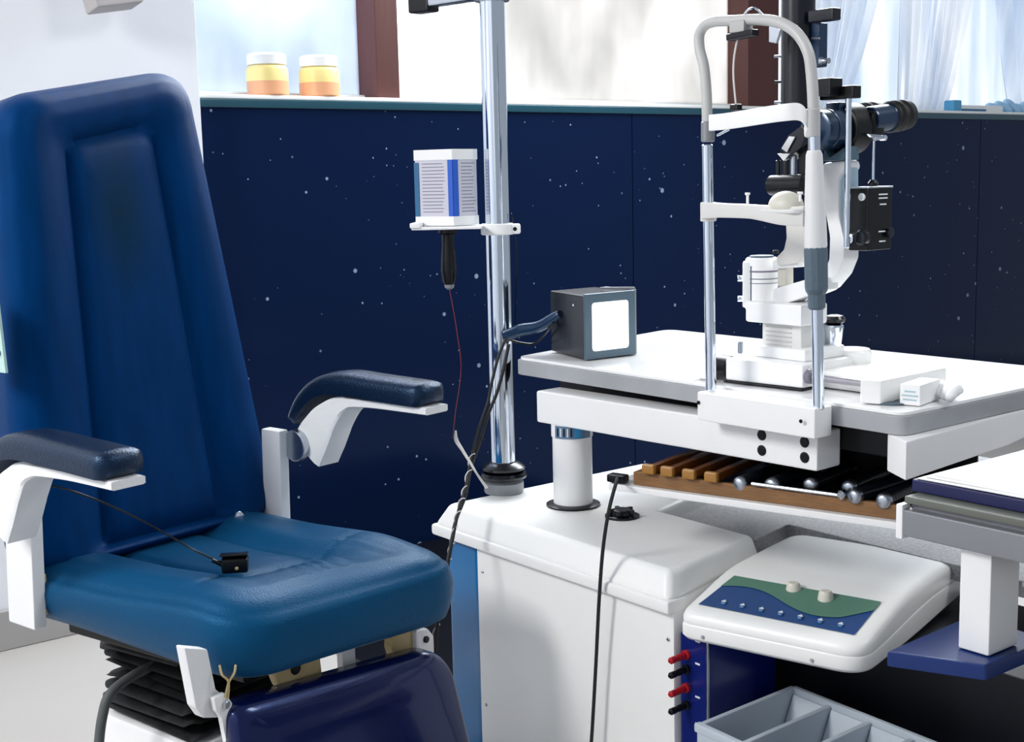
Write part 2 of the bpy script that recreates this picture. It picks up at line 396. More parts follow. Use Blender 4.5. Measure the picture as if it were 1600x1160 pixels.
# label plate hanging on the near side of the backrest
sg = put('side_plate', hexa([CL(-.32, -.280, .83), CL(-.235, -.280, .83), CL(-.235, -.275, .83), CL(-.32, -.275, .83)], [CL(-.33, -.280, .965), CL(-.245, -.280, .965), CL(-.245, -.275, .965), CL(-.33, -.275, .965)], .001), mat('pale_green_card', (.45, .66, .62), .4), chair, 'pale green plate with dark blue marks')
bm = N()
for k in range(5): box(CL(-.256, -.2815, .862 + .020 * k), (.004, .022, .007), .0005, rz=ca + R_(90) + .3 * (k % 2), bm=bm)
put('printed_marks', bm, PBLUE, sg)

# seat cushion
def seat():
    pts = [(-.27, -.250), (.222, -.205), (.285, .230), (-.27, .245)]
    pin = [(-.30, -.085), (.075, -.07), (.10, .075), (-.30, .095)]
    pc = [(-.2, -.03), (.0, -.03), (.0, .03), (-.2, .03)]
    n = 26
    O_ = rpoly(pts, [.03, .10, .065, .03], n); P_ = rpoly(pin, [.01, .035, .035, .01], n); I_ = rpoly(pc, .01, n)
    def dense(o):
        out = []; m_ = n // 2 if False else 8 + 1
        for c in range(4):
            out += o[c * 9:(c + 1) * 9] if len(o) == 36 else o[c * (len(o) // 4):(c + 1) * (len(o) // 4)]
            a_ = V(out[-1]); b_ = V(o[((c + 1) % 4) * (len(o) // 4)])
            out += [tuple(a_.lerp(b_, k / 61)) for k in range(1, 61)]
        return out
    O_, P_, I_ = dense(O_), dense(P_), dense(I_); L = len(O_)
    bm = N(); rings = []
    def zt(a): return .492 + .010 * smoothstep((a + .1) / .25) - .012 * smoothstep((a - .1) / .15)
    def zb(a): return .405 - .025 * smoothstep((a + .25) / .5)
    def ring(f): rings.append([bm.verts.new(f(i)) for i in range(L)])
    def pt(i, d): o = V(O_[i]); p = V(P_[i]); return o.lerp(p, d / max((p - o).length, .01))
    def W(q, z): return CL(q.x, q.y, z)
    ring(lambda i: W(pt(i, .05), zb(pt(i, .05).x)))
    for d, f in ((.02, 0), (.006, .06), (0, .2), (-.006, .4), (-.008, .6), (-.004, .76)):
        ring(lambda i, d=d, f=f: W(pt(i, d), zb(pt(i, d).x) * (1 - f) + zt(pt(i, d).x) * f))
    for d, h in ((0.001, -.0145), (.006, -.0135), (.012, -.006), (.022, .001), (.035, .006), (.05, .008)):
        ring(lambda i, d=d, h=h: W(pt(i, d), zt(pt(i, d).x) + h))
    for k in range(1, 15):
        def f(i, k=k):
            o = pt(i, .05); p = V(P_[i]); t = k / 14; q = o.lerp(p, t)
            h = .011 * (1 - t * t) - .016 * smoothstep((t - .5) / .5)
            # gathered pleats across the front rim
            g = smoothstep((q.x - .06) / .05) * math.exp(-((t - .55) / .28) ** 2)
            h += .0030 * g * math.sin(q.y * 210 + 3 * math.sin(q.y * 37)) * (0.6 + .4 * math.sin(q.y * 23))
            # two cross seams from the panel's corners out to the rim
            dd = abs((q.x - .085) - (abs(q.y) - .075) * -.05); h -= .006 * math.exp(-(dd / .006) ** 2) * (1 if abs(q.y) > .07 and q.x < .2 else 0) * math.exp(-((t - .6) / .5) ** 2)
            return W(q, zt(q.x) + h)
        ring(f)
    for k, h in ((.05, -.014), (.2, -.008), (.5, -.006), (1, -.006)):
        ring(lambda i, k=k, h=h: W(V(P_[i]).lerp(V(I_[i]), k), zt(V(P_[i]).x) - .004 + h))
    for a_, b_ in zip(rings, rings[1:]):
        for j in range(L): bm.faces.new((a_[j], a_[(j + 1) % L], b_[(j + 1) % L], b_[j]))
    bm.faces.new(rings[0][::-1]); bm.faces.new(rings[-1])
    return bm
seato = put('seat', seat(), SEATB, chair, smooth=80)
put('seat_base', hexa([CL(-.24, -.20, .372), CL(.17, -.16, .362), CL(.22, .18, .362), CL(-.24, .20, .372)], [CL(-.24, -.20, .408), CL(.17, -.16, .388), CL(.22, .18, .388), CL(-.24, .20, .408)], .004), BLACK, chair, 'black seat board')

# armrests (each: white curved bracket, dark pad, hinge) and the white side plates they swing on
def arm(side, z0, sh=0, ln=0, bk=0):
    global CL
    b0 = side * .30; dz = z0; CL0 = CL; CL = lambda a, b, z: CL0(a + sh + (ln if a > .1 else (-bk if a < .0 else 0)), b, z)
    P = [CL(-.205, b0, .625 + dz), CL(-.165, b0, .675 + dz), CL(-.115, b0, .722 + dz), CL(-.06, b0, .744 + dz), CL(.02, b0, .744 + dz), CL(.155, b0, .744 + dz)]
    t0 = put('armrest', sweep(spline([CL(-.150, b0, .612 + dz), CL(-.122, b0, .650 + dz), CL(-.090, b0, .685 + dz), CL(-.045, b0, .714 + dz), CL(.02, b0, .721 + dz), CL(.155, b0, .720 + dz)], 6), B * .058, [.085, .080, .066, .044, .020, .015, .013]), ARMW, chair)
    # pad follows the outside of the bend
    P = [CL(-.190, b0, .665 + dz), CL(-.160, b0, .706 + dz), CL(-.110, b0, .740 + dz), CL(-.05, b0, .752 + dz), CL(.03, b0, .750 + dz), CL(.150, b0, .746 + dz)]
    bm = N(); Q = spline(P, 8); L = len(Q); rings = []
    for i, p in enumerate(Q):
        T = (Q[min(i + 1, L - 1)] - Q[max(i - 1, 0)]).normalized(); nn = T.cross(B).normalized()
        if nn.z < 0: nn = -nn
        s = i / (L - 1); w_ = .030 + .008 * smoothstep(s * 2); hh = .014 + .007 * smoothstep(s * 1.6)
        e = 1 if s < .96 else math.sqrt(max(.05, 1 - ((s - .96) / .04) ** 2 * .75))
        if s < .05: e = .6 + .4 * s / .05
        rings.append([bm.verts.new(p + B * (w_ * e * u) + nn * (hh * (v * e))) for u, v in ((-1, -.9), (-1.04, 0), (-1, .45), (-.88, .8), (-.6, .98), (0, 1.05), (.6, .98), (.88, .8), (1, .45), (1.04, 0), (1, -.9), (0, -.9))])
    for a_, b_ in zip(rings, rings[1:]):
        for j in range(12): bm.faces.new((a_[j], a_[(j + 1) % 12], b_[(j + 1) % 12], b_[j]))
    bm.faces.new(rings[0][::-1]); bm.faces.new(rings[-1])
    put('arm_pad', bm, PAD, t0, 'dark navy padded top', smooth=60)
    hb = side * .268
    put('hinge_disc', cyl(CL(-.165, hb - side * .012, .625 + dz), CL(-.165, hb + side * .006, .625 + dz), .030, 24), STEEL, t0, 'steel hinge disc')
    CL = CL0
arm(-1, -.022, -.045, 0, .03); arm(1, 0, 0, .014)
# side plates
def plate(b_, a0, a1, z0, z1, sk):
    s = 1 if b_ > 0 else -1
    pts = [CL(a0 - sk, b_ - .012, z0), CL(a1 - sk, b_ - .012, z0), CL(a1, b_ - .012, z1), CL(a0, b_ - .012, z1)]
    return put('side_plate', prism(pts, B * .024, .004), ARMW, chair, 'white upright side plate')
plate(-.262, -.285, -.205, .40, .625, 0.015); plate(.250, -.235, -.182, .44, .655, .006)
put('bolt', lathe(CL(-.22, .16, .497), Z, [(.012, 0), (.012, .006), (.007, .012), (.002, .014)], 16), CHROME, chair, 'chrome bolt by the backrest foot')
put('back_bracket', prism([CL(-.25, -.250, .42), CL(-.222, -.250, .42), CL(-.222, -.250, .49), CL(-.25, -.250, .49)], B * .006, .001), CREAM, chair)

# leg rest hanging from the seat front
def legrest():
    # outline in (s across 0..1, t down) with large rounded upper corners
    W_ = .432; pts = [(0, -.012), (W_, .012), (W_ + .012, .34), (-.02, .34)]
    O_ = rpoly(pts, [.03, .075, .02, .02], 12); L = len(O_); bm = N(); rings = []
    E = (CL(.268, .215, 0) - CL(.222, -.262, 0)).normalized(); Nn = V((E.y, -E.x, 0))
    base = CL(.224, -.225, .346)
    def f(x, t, h): return base + E * x - Z * (t * .97) + Nn * (t * .26 + h)
    cx, ct = W_ / 2, .17
    for d, h in ((.10, -.05), (.012, -.05), (0, -.038), (0, -.015), (.004, -.005), (.012, .0), (.03, .004), (.08, .008)):
        rg = []
        for x, t in O_:
            v = V((cx - x, ct - t)); l = v.length; k = d / l; rg.append(bm.verts.new(f(x + v.x * k, t + v.y * k, h)))
        rings.append(rg)
    for a_, b_ in zip(rings, rings[1:]):
        for j in range(L): bm.faces.new((a_[j], a_[(j + 1) % L], b_[(j + 1) % L], b_[j]))
    bm.faces.new(rings[0][::-1]); bm.faces.new(rings[-1]); return bm
put('leg_rest', legrest(), NAVYP, chair, 'dark glossy navy leg rest', smooth=70)
# hinges and brackets beneath the seat front
def onA(px, py, a):   # point on the chair's plane a = const
    d = ray(px, py); k = (a - (CP - CO).dot(A)) / d.dot(A); return CP + d * k
put('leg_rest_bracket', prism([onA(px, py, .19) for px, py in ((288, 1012), (325, 1015), (338, 1078), (352, 1088), (351, 1122), (318, 1123), (306, 1106))], A * -.022, .003), ARMW, chair, 'white L-shaped bracket')
lk = put('link', prism([onA(px, py, .205) for px, py in ((334, 1092), (352, 1083), (364, 1100), (358, 1120), (366, 1170), (356, 1172), (346, 1122), (338, 1112))], A * -.010, .002), WHITE, chair)
put('pin', cyl(onA(352, 1101, .206), onA(352, 1101, .206) + A * .006, .006, 14), STEEL, lk)
bm = N()
tube(spline([onA(343, 1040, .20), onA(347, 1055, .208), onA(357, 1066, .208), onA(356, 1092, .206)], 6), .0018, 8, bm); tube(spline([onA(368, 1040, .20), onA(366, 1052, .208), onA(357, 1068, .208), onA(352, 1090, .206)], 6), .0018, 8, bm)
put('wire_loop', bm, CREAM, chair, 'bent wire loop')
put('hinge_bracket', prism([CL(.17, -.125, .392), CL(.17, -.02, .385), CL(.175, -.02, .338), CL(.178, -.06, .325), CL(.175, -.11, .345)], A * .02, .004), CREAM, chair, 'worn cream hinge bracket')
put('bolt', cyl(CL(.188, -.075, .365), CL(.196, -.075, .365), .010, 14), BLACK, chair)
bm = N(); tube(spline([CL(.2, -.125, .352), CL(.21, -.105, .335), CL(.215, -.085, .325)], 6), .003, 8, bm); put('spring_wire', bm, CHROME, chair)
bm = prism([CL(.18, .025, .372), CL(.18, .055, .372), CL(.18, .055, .30), CL(.18, .025, .30)], A * .014, .002)
prism([CL(.18, .025, .385), CL(.18, .18, .375), CL(.18, .18, .358), CL(.18, .025, .366)], A * .014, .002, bm)
put('crossbar', bm, ARMW, chair, 'white metal bar')
put('hinge_bracket', prism([CL(.185, .135, .385), CL(.185, .175, .385), CL(.185, .185, .31), CL(.185, .14, .305), CL(.185, .128, .34)], A * .02, .004), CREAM, chair, 'worn cream hinge bracket')
put('hinge_block', prism([CL(.19, .180, .356), CL(.19, .212, .352), CL(.19, .226, .335), CL(.19, .226, .295), CL(.19, .18, .295)], A * .024, .005), WHITE, chair, 'white hinge block')
put('bolt', cyl(CL(.212, .203, .335), CL(.219, .203, .335), .006, 14), BLACK, chair)

# bellows: pleated black skirt, each fold a part
def rsq(h, z, jit, dx=0, dy=0, n=6):
    out = rrect(h, h, .02, n); return out
zc = .185
for k in range(9):
    bm = N(); h0 = .128 + rng.uniform(-.004, .006); hz = .019; ca0, cb0 = -.172 + rng.uniform(-.004, .004), .022 + rng.uniform(-.004, .004)
    tilt = rng.uniform(-.03, .03) + (.04 if k > 5 else 0); rings = []
    ph = rng.uniform(0, 6)
    for hh, zz in ((h0 - .030, 0), (h0 - .004, .007), (h0, .0095), (h0 - .004, .012), (h0 - .030, hz)):
        ol = rrect(hh, hh, .02, 8); rr = []
        for i, (x, y) in enumerate(ol):
            wob = .0035 * math.sin(i * .55 + ph) * (1 + (k > 5) * 1.6)
            rr.append(bm.verts.new(CL(ca0 + x, cb0 + y, zc + zz + wob + tilt * x * 1.2)))
        rings.append(rr)
    L = len(rings[0])
    for a_, b_ in zip(rings, rings[1:]):
        for j in range(L): bm.faces.new((a_[j], a_[(j + 1) % L], b_[(j + 1) % L], b_[j]))
    bm.faces.new(rings[0][::-1]); bm.faces.new(rings[-1])
    put('bellows_fold', bm, CLOTH, chair, smooth=60); zc += .0205
# crumpled sleeve of the bellows near the back corner
bm = N(); n1, n2 = 40, 14; g = []
for j in range(n2 + 1):
    v = j / n2; row = []
    for i in range(n1):
        th = 2 * math.pi * i / n1; rr = .125 - .035 * v + .012 * math.sin(5 * th + 3 * v) + .007 * math.sin(11 * th - 5 * v)
        row.append(bm.verts.new(CL(-.178 + rr * math.cos(th) * 1.05, .01 + rr * math.sin(th), .345 + .05 * v + .010 * math.sin(4 * th + 6 * v))))
    g.append(row)
for j in range(n2):
    for i in range(n1): bm.faces.new((g[j][i], g[j][(i + 1) % n1], g[j + 1][(i + 1) % n1], g[j + 1][i]))
put('crumpled_sleeve', bm, CLOTH, chair, smooth=180)
put('pedestal', hexa([CL(-.33, -.13, 0), CL(.00, -.13, 0), CL(.00, .17, 0), CL(-.33, .17, 0)], [CL(-.31, -.112, .186), CL(-.03, -.112, .186), CL(-.03, .15, .186), CL(-.31, .15, .186)], .012), WHITE, chair, 'white pedestal below the bellows')
put('base_plate', hexa([CL(-.37, -.20, 0), CL(.05, -.20, 0), CL(.05, .24, 0), CL(-.37, .24, 0)], [CL(-.36, -.19, .05), CL(.04, -.19, .05), CL(.04, .23, .05), CL(-.36, .23, .05)], .01), WHITE, chair)
def onA(px, py, a):   # point on the chair's plane a = const
    d = ray(px, py); k = (a - (CP - CO).dot(A)) / d.dot(A); return CP + d * k
put('hose', tube(spline([onA(245, 1038, -.17), onA(205, 1058, -.16), onA(172, 1085, -.15), onA(160, 1120, -.15), onA(154, 1170, -.15), onA(152, 1230, -.15)], 8), .0085, 14), HOSE, chair, 'grey flexible hose')

# thin cord with the black box lying on the seat
# worn darker patch on the upper part of the centre panel
_nt = BLUE.node_tree; _p = _nt.nodes['Principled BSDF']; _src = _p.inputs['Base Color'].links[0].from_socket
_tc = _nt.nodes.new('ShaderNodeTexCoord'); _vm = _nt.nodes.new('ShaderNodeMapping'); _c = bfrm(.01, .60, 0) - wloc(chair)
_vm.inputs['Location'].default_value = (-_c.x * 14, -_c.y * 14, -_c.z * 5.5); _vm.inputs['Scale'].default_value = (14, 14, 5.5)
_gr = _nt.nodes.new('ShaderNodeTexGradient'); _gr.gradient_type = 'SPHERICAL'; _nt.links.new(_tc.outputs['Object'], _vm.inputs[0]); _nt.links.new(_vm.outputs[0], _gr.inputs[0])
_mu = _nt.nodes.new('ShaderNodeMath'); _mu.operation = 'MULTIPLY'; _mu.inputs[1].default_value = .9; _nt.links.new(_gr.outputs['Fac'], _mu.inputs[0])
_mx = _nt.nodes.new('ShaderNodeMix'); _mx.data_type = 'RGBA'; _mx.inputs['B'].default_value = (.002, .022, .038, 1)
_nt.links.new(_mu.outputs[0], _mx.inputs['Factor']); _nt.links.new(_src, _mx.inputs['A']); _nt.links.new(_mx.outputs['Result'], _p.inputs['Base Color'])
e = CL(.02, -.075, .506); e = oz(368, 893, .508)
cd0 = thing('corded_remote', 'thin black cord ending in a small black box resting on the blue seat', 'remote', e)
ang = math.atan2(A.y, A.x)
put('housing', box(e + V((0, 0, .012)), (.042, .030, .024), .004, rz=R_(-30)), BLACK, cd0)
put('lid', box(e + V((.001, .004, .027)), (.044, .028, .004), .001, rot=Matrix.Rotation(R_(-30), 3, 'Z') @ Matrix.Rotation(R_(-10), 3, 'X')), BLACKM, cd0)
put('screw', cyl(e + V((-.006, -.017, .010)), e + V((-.007, -.020, .010)), .003, 10), CREAM, cd0)
W0 = oz(352, 884, .52)
pts = [oz(60, 757, .640), oz(100, 764, .634), oz(160, 785, .605), oz(230, 818, .572), oz(300, 858, .545), W0 + V((0, 0, .002))]
put('cord', tube(spline(pts, 8), .0017, 8), BLACK, cd0)
put('strain_relief', tube([W0 + V((-.018, .008, .010)), W0, e + V((-.010, .004, .014))], [.003, .005, .006], 12), BLACK, cd0)

# ================================================================== REFRACTION CABINET
cab = thing('instrument_cabinet', 'white moulded instrument cabinet with a blue side, below the chrome pole', 'cabinet', (1.7, 1.7, 0))
def plan(pts, z0, z1, r=.004, seg=2): return hexa([(x, y, z0) for x, y in pts], [(x, y, z1) for x, y in pts], r, seg=seg)
put('body', plan([(1.43, 1.955), (1.95, 1.955), (1.95, 1.80), (1.69, 1.74), (1.69, 1.50), (1.46, 1.428), (1.43, 1.428)], 0, .455, .006), WHITEW, cab)
put('top', hexa([(1.415, 2.075, .452), (1.99, 2.075, .452), (1.99, 1.79, .452), (1.71, 1.72, .452), (1.705, 1.486, .452), (1.45, 1.425, .452), (1.415, 1.425, .452)], [(1.44, 2.055, .495), (1.97, 2.055, .495), (1.97, 1.81, .495), (1.70, 1.735, .495), (1.695, 1.497, .495), (1.48, 1.448, .495), (1.44, 1.448, .495)], .011, seg=4), WHITEW, cab)
put('lip', plan([(1.412, 2.079), (1.99, 2.079), (1.99, 1.79), (1.71, 1.72), (1.70, 1.493), (1.45, 1.423), (1.412, 1.423)], .432, .4545, .006), WHITEW, cab)
bm = N(); pts = [(1.436, 1.950), (1.436, 2.062), (1.95, 2.062), (1.95, 1.950)]
put('side_panel', bx(1.436, 1.95, 1.958, 2.060, 0, .436, .012), CABBLUE, cab, 'glossy blue side')
for y, z in ((1.935, .385), (1.935, .12), (1.44, .385), (1.44, .12)):
    put('screw', cyl((1.431, y, z), (1.4275, y, z), .0035, 12), STEEL, cab)
kc = oz(972, 808, .495)
kn = put('turn_knob', lathe(kc, Z, [(.032, 0), (.032, .004), (.020, .006), (.018, .014), (.012, .016)], 24), BLACK, cab, 'low black knob set in the top')
for k in range(5):
    a = k * 1.256; box(kc + V((.019 * math.cos(a), .019 * math.sin(a), .011)), (.012, .006, .010), .002, rz=a, bm=None) if False else None
    put('lobe', box(kc + V((.018 * math.cos(a), .018 * math.sin(a), .011)), (.014, .008, .010), .002, rz=a), BLACK, kn)
# raised curved shoulder joining the console
put('worktop', plan([(1.715, 1.715), (2.6, 1.93), (2.6, .95), (1.84, .95), (1.84, 1.54), (1.715, 1.51)], .452, .480, .003), GRAN, cab, 'grey speckled worktop at the back')
# dark blue post to the right of the cabinet, beneath the console
put('blue_column', bx(1.440, 1.60, 1.362, 1.424, 0, .40, .003), DEEPBLUE, cab, 'deep blue upright panel')
put('column_edge', bx(1.4365, 1.441, 1.3605, 1.364, 0, .40, .001), STEEL, cab)
put('recess', bx(1.66, 1.95, .55, 1.425, .0, .40, .003), mat('recess_painted_shade', (.002, .0025, .006), .4), cab, 'solid black block painting in the shade under the console')  # shade below the console is put in as a black block
for k, (py, mm, nm) in enumerate(((1025, RED, 'red'), (1048, BLACK, 'black'), (1077, RED, 'red'), (1104, BLACK, 'black'))):
    p = ox(1073, py - 2, 1.440)
    lab = {0: 'red plug in the blue column, topmost of the four plugs', 1: 'black plug in the blue column between the two red plugs', 2: 'lower red plug in the blue column', 3: 'black plug in the blue column, lowest of the four plugs'}[k]
    j = thing('plug', lab, 'plug', p, 'plugs in the side of the blue column')
    put('grip', lathe(p, V((-1, 0, -.05)), [(.0045, 0), (.0055, .003), (.0055, .020), (.0045, .024), (.0055, .027), (.0055, .036), (.003, .039)], 14), mm, j)
    put('collar', lathe(p, V((-1, 0, -.05)), [(.008, -.001), (.008, .004), (.006, .005)], 14), mm, j)
for py in (1000, 1038, 1090): 
    pass
bm = N()
for py in (1003, 1038, 1090, 1132):
    c = ox(1090, py, 1.4396); box(c, (.0008, .010, .003), .0002, bm=bm)
put('printed_marks', bm, INKW, cab)

# ================================================================== CONTROL CONSOLE
CPx = V((math.cos(R_(-75)), math.sin(R_(-75)), 0)); CQ = V((-CPx.y, CPx.x, 0)); C0 = V((1.412, 1.402, 0))
def CC(p, q, z): return C0 + CPx * p + CQ * q + Z * z
con = thing('control_console', 'white moulded control console with a green and blue button panel', 'console', CC(.16, .2, .34))
Lc = .304
def zq(q): return .443 + .034 * smoothstep((q + .04) / .24) - .002 * smoothstep((q - .3) / .15)
# rounded plan loft
def consolebody():
    bm = N(); rings = []
    pl = [(0, 0), (Lc, 0), (Lc + .005, .42), (.002, .42)]
    O_ = rpoly(pl, [.025, .045, .02, .03], 10)
    O2 = []
    # densify along the long sides so that the slope shows
    for i in range(len(O_)):
        a_, b_ = V(O_[i]), V(O_[(i + 1) % len(O_)]); n = max(1, int((a_ - b_).length / .02))
        for k in range(n): O2.append(tuple(a_.lerp(b_, k / n)))
    L = len(O2); c = V((Lc / 2, .22))
    def ins(x, q, d): v = c - V((x, q)); return V((x, q)) + V((np.sign(v.x) * min(abs(v.x), d * 1.0), np.sign(v.y) * min(abs(v.y), d * 1.0)))
    def ring(d, zf):
        rr = []
        for x, q in O2:
            p = ins(x, q, d); rr.append(bm.verts.new(CC(p.x, p.y, zf(p.y))))
        rings.append(rr)
    zb = lambda q: .400 + .01 * smoothstep((q - .15) / .3)
    ring(.02, zb); ring(.004, lambda q: zb(q) + .002); ring(0, lambda q: zb(q) + .008)
    ring(0, lambda q: .424 + .02 * smoothstep(q / .3)); ring(.002, lambda q: .427 + .02 * smoothstep(q / .3)); ring(0.001, lambda q: .430 + .02 * smoothstep(q / .3))
    ring(.001, lambda q: zq(q) - .010); ring(.004, lambda q: zq(q) - .003); ring(.010, lambda q: zq(q)); ring(.020, lambda q: zq(q) + .002)
    for d in (.04, .07, .11, .15): ring(d, lambda q: zq(q) + .002)
    for a_, b_ in zip(rings, rings[1:]):
        for j in range(L):
            try: bm.faces.new((a_[j], a_[(j + 1) % L], b_[(j + 1) % L], b_[j]))
            except ValueError: pass
    bm.faces.new(rings[0][::-1]); 
    try: bm.faces.new(rings[-1])
    except ValueError: pass
    return bm
put('housing', consolebody(), WHITEW, con, smooth=50)
# printed panel: follows the sloping top
def zt(p, q, h=.004): return zq(q) + h
def panel(name, f0, f1, m, h, n=48):
    bm = N(); a_, b_ = [], []
    K = 10
    rows = []
    for k in range(K + 1):
        row = []
        for i in range(n + 1):
            s = i / n; q = f0(s) + (f1(s) - f0(s)) * k / K
            pl, pr = .022 + .10 * (q - .03), .278 - .0 * (q - .03); p = pl + (pr - pl) * s
            row.append(bm.verts.new(CC(p, q, zt(p, q, h))))
        rows.append(row)
    for k in range(K):
        for i in range(n): bm.faces.new((rows[k][i], rows[k][i + 1], rows[k + 1][i + 1], rows[k + 1][i]))
    return put(name, bm, m, con, smooth=180)
wave = lambda s: .080 + .022 * math.sin(s * 2 * math.pi * .95 + .5) + (.0 if s < .85 else (s - .85) * .12)
q0, q1 = .028, .130
put_panel = panel('button_panel', lambda s: q0, lambda s: q1, PBLUE, .0035)
put_panel['label'] = 'blue lower half of the printed panel'
gp = panel('green_band', lambda s: min(wave(s), q1 - .001), lambda s: q1, GREEN, .0045); gp['label'] = 'green upper half of the printed panel'
for k in range(7):
    s = .13 + k * .125; q = .045; p = .022 + .256 * s + .003
    c = CC(p, q, zt(p, q, .0045))
    b = put('button', box(c, (.011, .007, .004), .0015, rz=R_(16)), mat('button_%s' % k, (.10, .22, .42), .4), con)
    put('icon', prism([c + CPx * -.004 + CQ * -.002 + Z * .002, c + CPx * .004 + CQ * -.002 + Z * .002, c + CQ * .004 + Z * .003], Z * .0008, 0), INKW, b)
for px, py in ((1240, 917), (1290, 930)):
    q = .100; c = oz(px, py + 8, zq(q) + .004)
    k = put('dial_knob', lathe(c, Z, [(.0125, 0), (.012, .004), (.0105, .012), (.008, .015)], 24), mat('ivory_knob', (.72, .68, .58), .35), con, 'ivory dial knob')
    put('dial_ring', lathe(c + V((.014, -.004, -.001)), Z, [(.012, 0), (.012, .0025), (.009, .003)], 24), BLACK, k)
for px in (1097, 1278):
    c = CC(.045 if px < 1200 else .225, -.0005, .412)
    put('screw', cyl(c, c - CQ * .002, .003, 12), STEEL, con)
# post under the right desk, blue bracket
# ================================================================== RIGHT DESK
dk = thing('side_desk', 'grey-edged side desk on a white post with a blue foot bracket, right edge', 'desk', (1.6, .7, .3))
put('top', bx(1.36, 2.05, -.05, .945, .688, .712, .003), GREYT, dk)
put('edge_rail', bx(1.345, 1.362, -.05, .950, .672, .706, .003), GREYT, dk, 'grey front rail')
put('edge_strip', bx(1.350, 2.05, -.05, .948, .7125, .722, .002), OLIVE, dk, 'grey-green strip')
put('corner_cap', bx(1.343, 1.36, .945, .955, .668, .712, .002), WHITE, dk)
put('post', bx(1.362, 1.425, .834, .876, .543, .689, .003), WHITE, dk, 'square white post')
pA = oz(1420, 1030, .50)
def dpt(px, py, z): return oz(px, py, z)
fbk = [oz(1385, 1018, .542), oz(1541, 1040, .542), oz(1640, 1000, .542), oz(1520, 960, .542)]
put('foot_bracket', hexa([p - Z * .020 for p in fbk], fbk, .003), BRKBLUE, dk, 'blue bracket below the post')
# side pocket with printed cards
put('card_pocket', bx(1.37, 1.56, .62, .80, .635, .642, .002), GREYT, dk)
for k in range(4):
    c = V((1.43 + .012 * k, .73, .644 + .004 * k))
    tag(put('card', box(c, (.10, .12, .002), .0006, rz=.1 * k - .2), [mat('plum_card', (.12, .02, .05), .5), PAPER, mat('slate_card', (.05, .06, .10), .5), PAPER][k]),
        ['plum printed card in the pocket under the desk, bottom of its pile', 'white card in the pocket under the desk, above the plum card', 'slate grey card in the pocket under the desk', 'white card topmost in the pocket under the desk'][k], 'card', 'cards in the pocket under the desk')
fo = tag(put('folder', bx(1.375, 1.80, .2, .955, .7225, .738, .002), NAVYF), 'navy folder under the white papers on the side desk', 'folder')
for k in range(3):
    bm = N(); nx, ny = 14, 14; g = []; z0 = .7397 + .0016 * k
    for j in range(ny + 1):
        row = []
        for i in range(nx + 1):
            u = i / nx; v = j / ny; x = 1.378 + .008 * k + .40 * u; y = .949 - .006 * k - .70 * v
            lift = (.030 * smoothstep((u - .45) / .55) * (k == 2) + .012 * smoothstep((u - .5) / .5) * (k == 1)) * (1 - .3 * v)
            row.append((x, y, z0 + lift + .0006 * math.sin(v * 9 + k)))
        g.append(row)
    t1 = [[bm.verts.new(c) for c in r] for r in g]; t0 = [[bm.verts.new((c[0], c[1], c[2] - .0012)) for c in r] for r in g]
    for j in range(ny):
        for i in range(nx):
            bm.faces.new((t1[j][i], t1[j][i + 1], t1[j + 1][i + 1], t1[j + 1][i])); bm.faces.new((t0[j][i], t0[j + 1][i], t0[j + 1][i + 1], t0[j][i + 1]))
    for i in range(nx):
        for j in (0, ny): bm.faces.new((t1[j][i], t1[j][i + 1], t0[j][i + 1], t0[j][i]))
    for j in range(ny):
        for i in (0, nx): bm.faces.new((t1[j][i], t1[j + 1][i], t0[j + 1][i], t0[j][i]))
    tag(put('paper_sheet', bm, PAPER, smooth=60), ['blank white sheet directly on the navy folder', 'blank white sheet in the middle of the pile on the folder', 'topmost blank white sheet on the folder, far end curling up'][k], 'paper', 'paper sheets on the side desk')

# ================================================================== INSTRUMENT TABLE
tb = thing('instrument_table', 'white lift table with a thick grey edge carrying the slit lamp', 'table', (1.7, 1.6, .495))
topo = rpoly([(1.540, 1.085), (1.60, 1.085), (2.06, 1.085), (2.06, 2.035), (1.535, 1.965)], [.03, .01, .03, .09, .05], 10)
def plate3(o, z0, z1, r): return hexa([(x, y, z0) for x, y in o], [(x, y, z1) for x, y in o], r, seg=2)
put('tabletop', plate3(rpoly([(1.540, 1.085), (2.06, 1.085), (2.045, 2.055), (1.537, 1.952)], [.02, .03, .03, .03], 10), .7785, .784, .001), TOP, tb)
put('table_edge', plate3(rpoly([(1.537, 1.082), (2.063, 1.082), (2.048, 2.059), (1.533, 1.956)], [.02, .03, .03, .03], 10), .751, .7783, .003), EDGE, tb, 'grey marbled table edge')
put('end_panel', hexa([(1.512, 1.06, .695), (1.80, 1.08, .700), (1.98, 1.08, .722), (1.98, 1.115, .722), (1.545, 1.115, .695)], [(1.512, 1.06, .7505), (1.80, 1.08, .7505), (1.98, 1.08, .7505), (1.98, 1.115, .7505), (1.545, 1.115, .7505)], .003), WHITE, tb, 'white angular end panel')
put('underframe', bx(1.60, 2.02, 1.14, 1.90, .700, .751, .003), BLACK, tb, 'black underframe')
put('crossbar', hexa([(1.500, 1.85, .675), (1.540, 1.235, .675), (1.60, 1.238, .675), (1.56, 1.853, .675)], [(1.500, 1.85, .734), (1.540, 1.235, .734), (1.60, 1.238, .734), (1.56, 1.853, .734)], .004), WHITE, tb, 'white front crossbar')
for px, py in ((1191, 680), (1191, 704), (1258, 691), (1258, 715)):
    y = ox(px, py, 1.515); d = (1.85 - y.y) / (1.85 - 1.235); x = 1.500 + .040 * d
    c = ox(px, py, x); put('bolt', lathe(c + V((.001, 0, 0)), (-1, -.06, 0), [(.0085, 0), (.0085, .003), (.006, .005), (.0035, .005)], 18), BLACK, tb, 'black socket bolt')
colc = V((1.585, 1.815, 0))
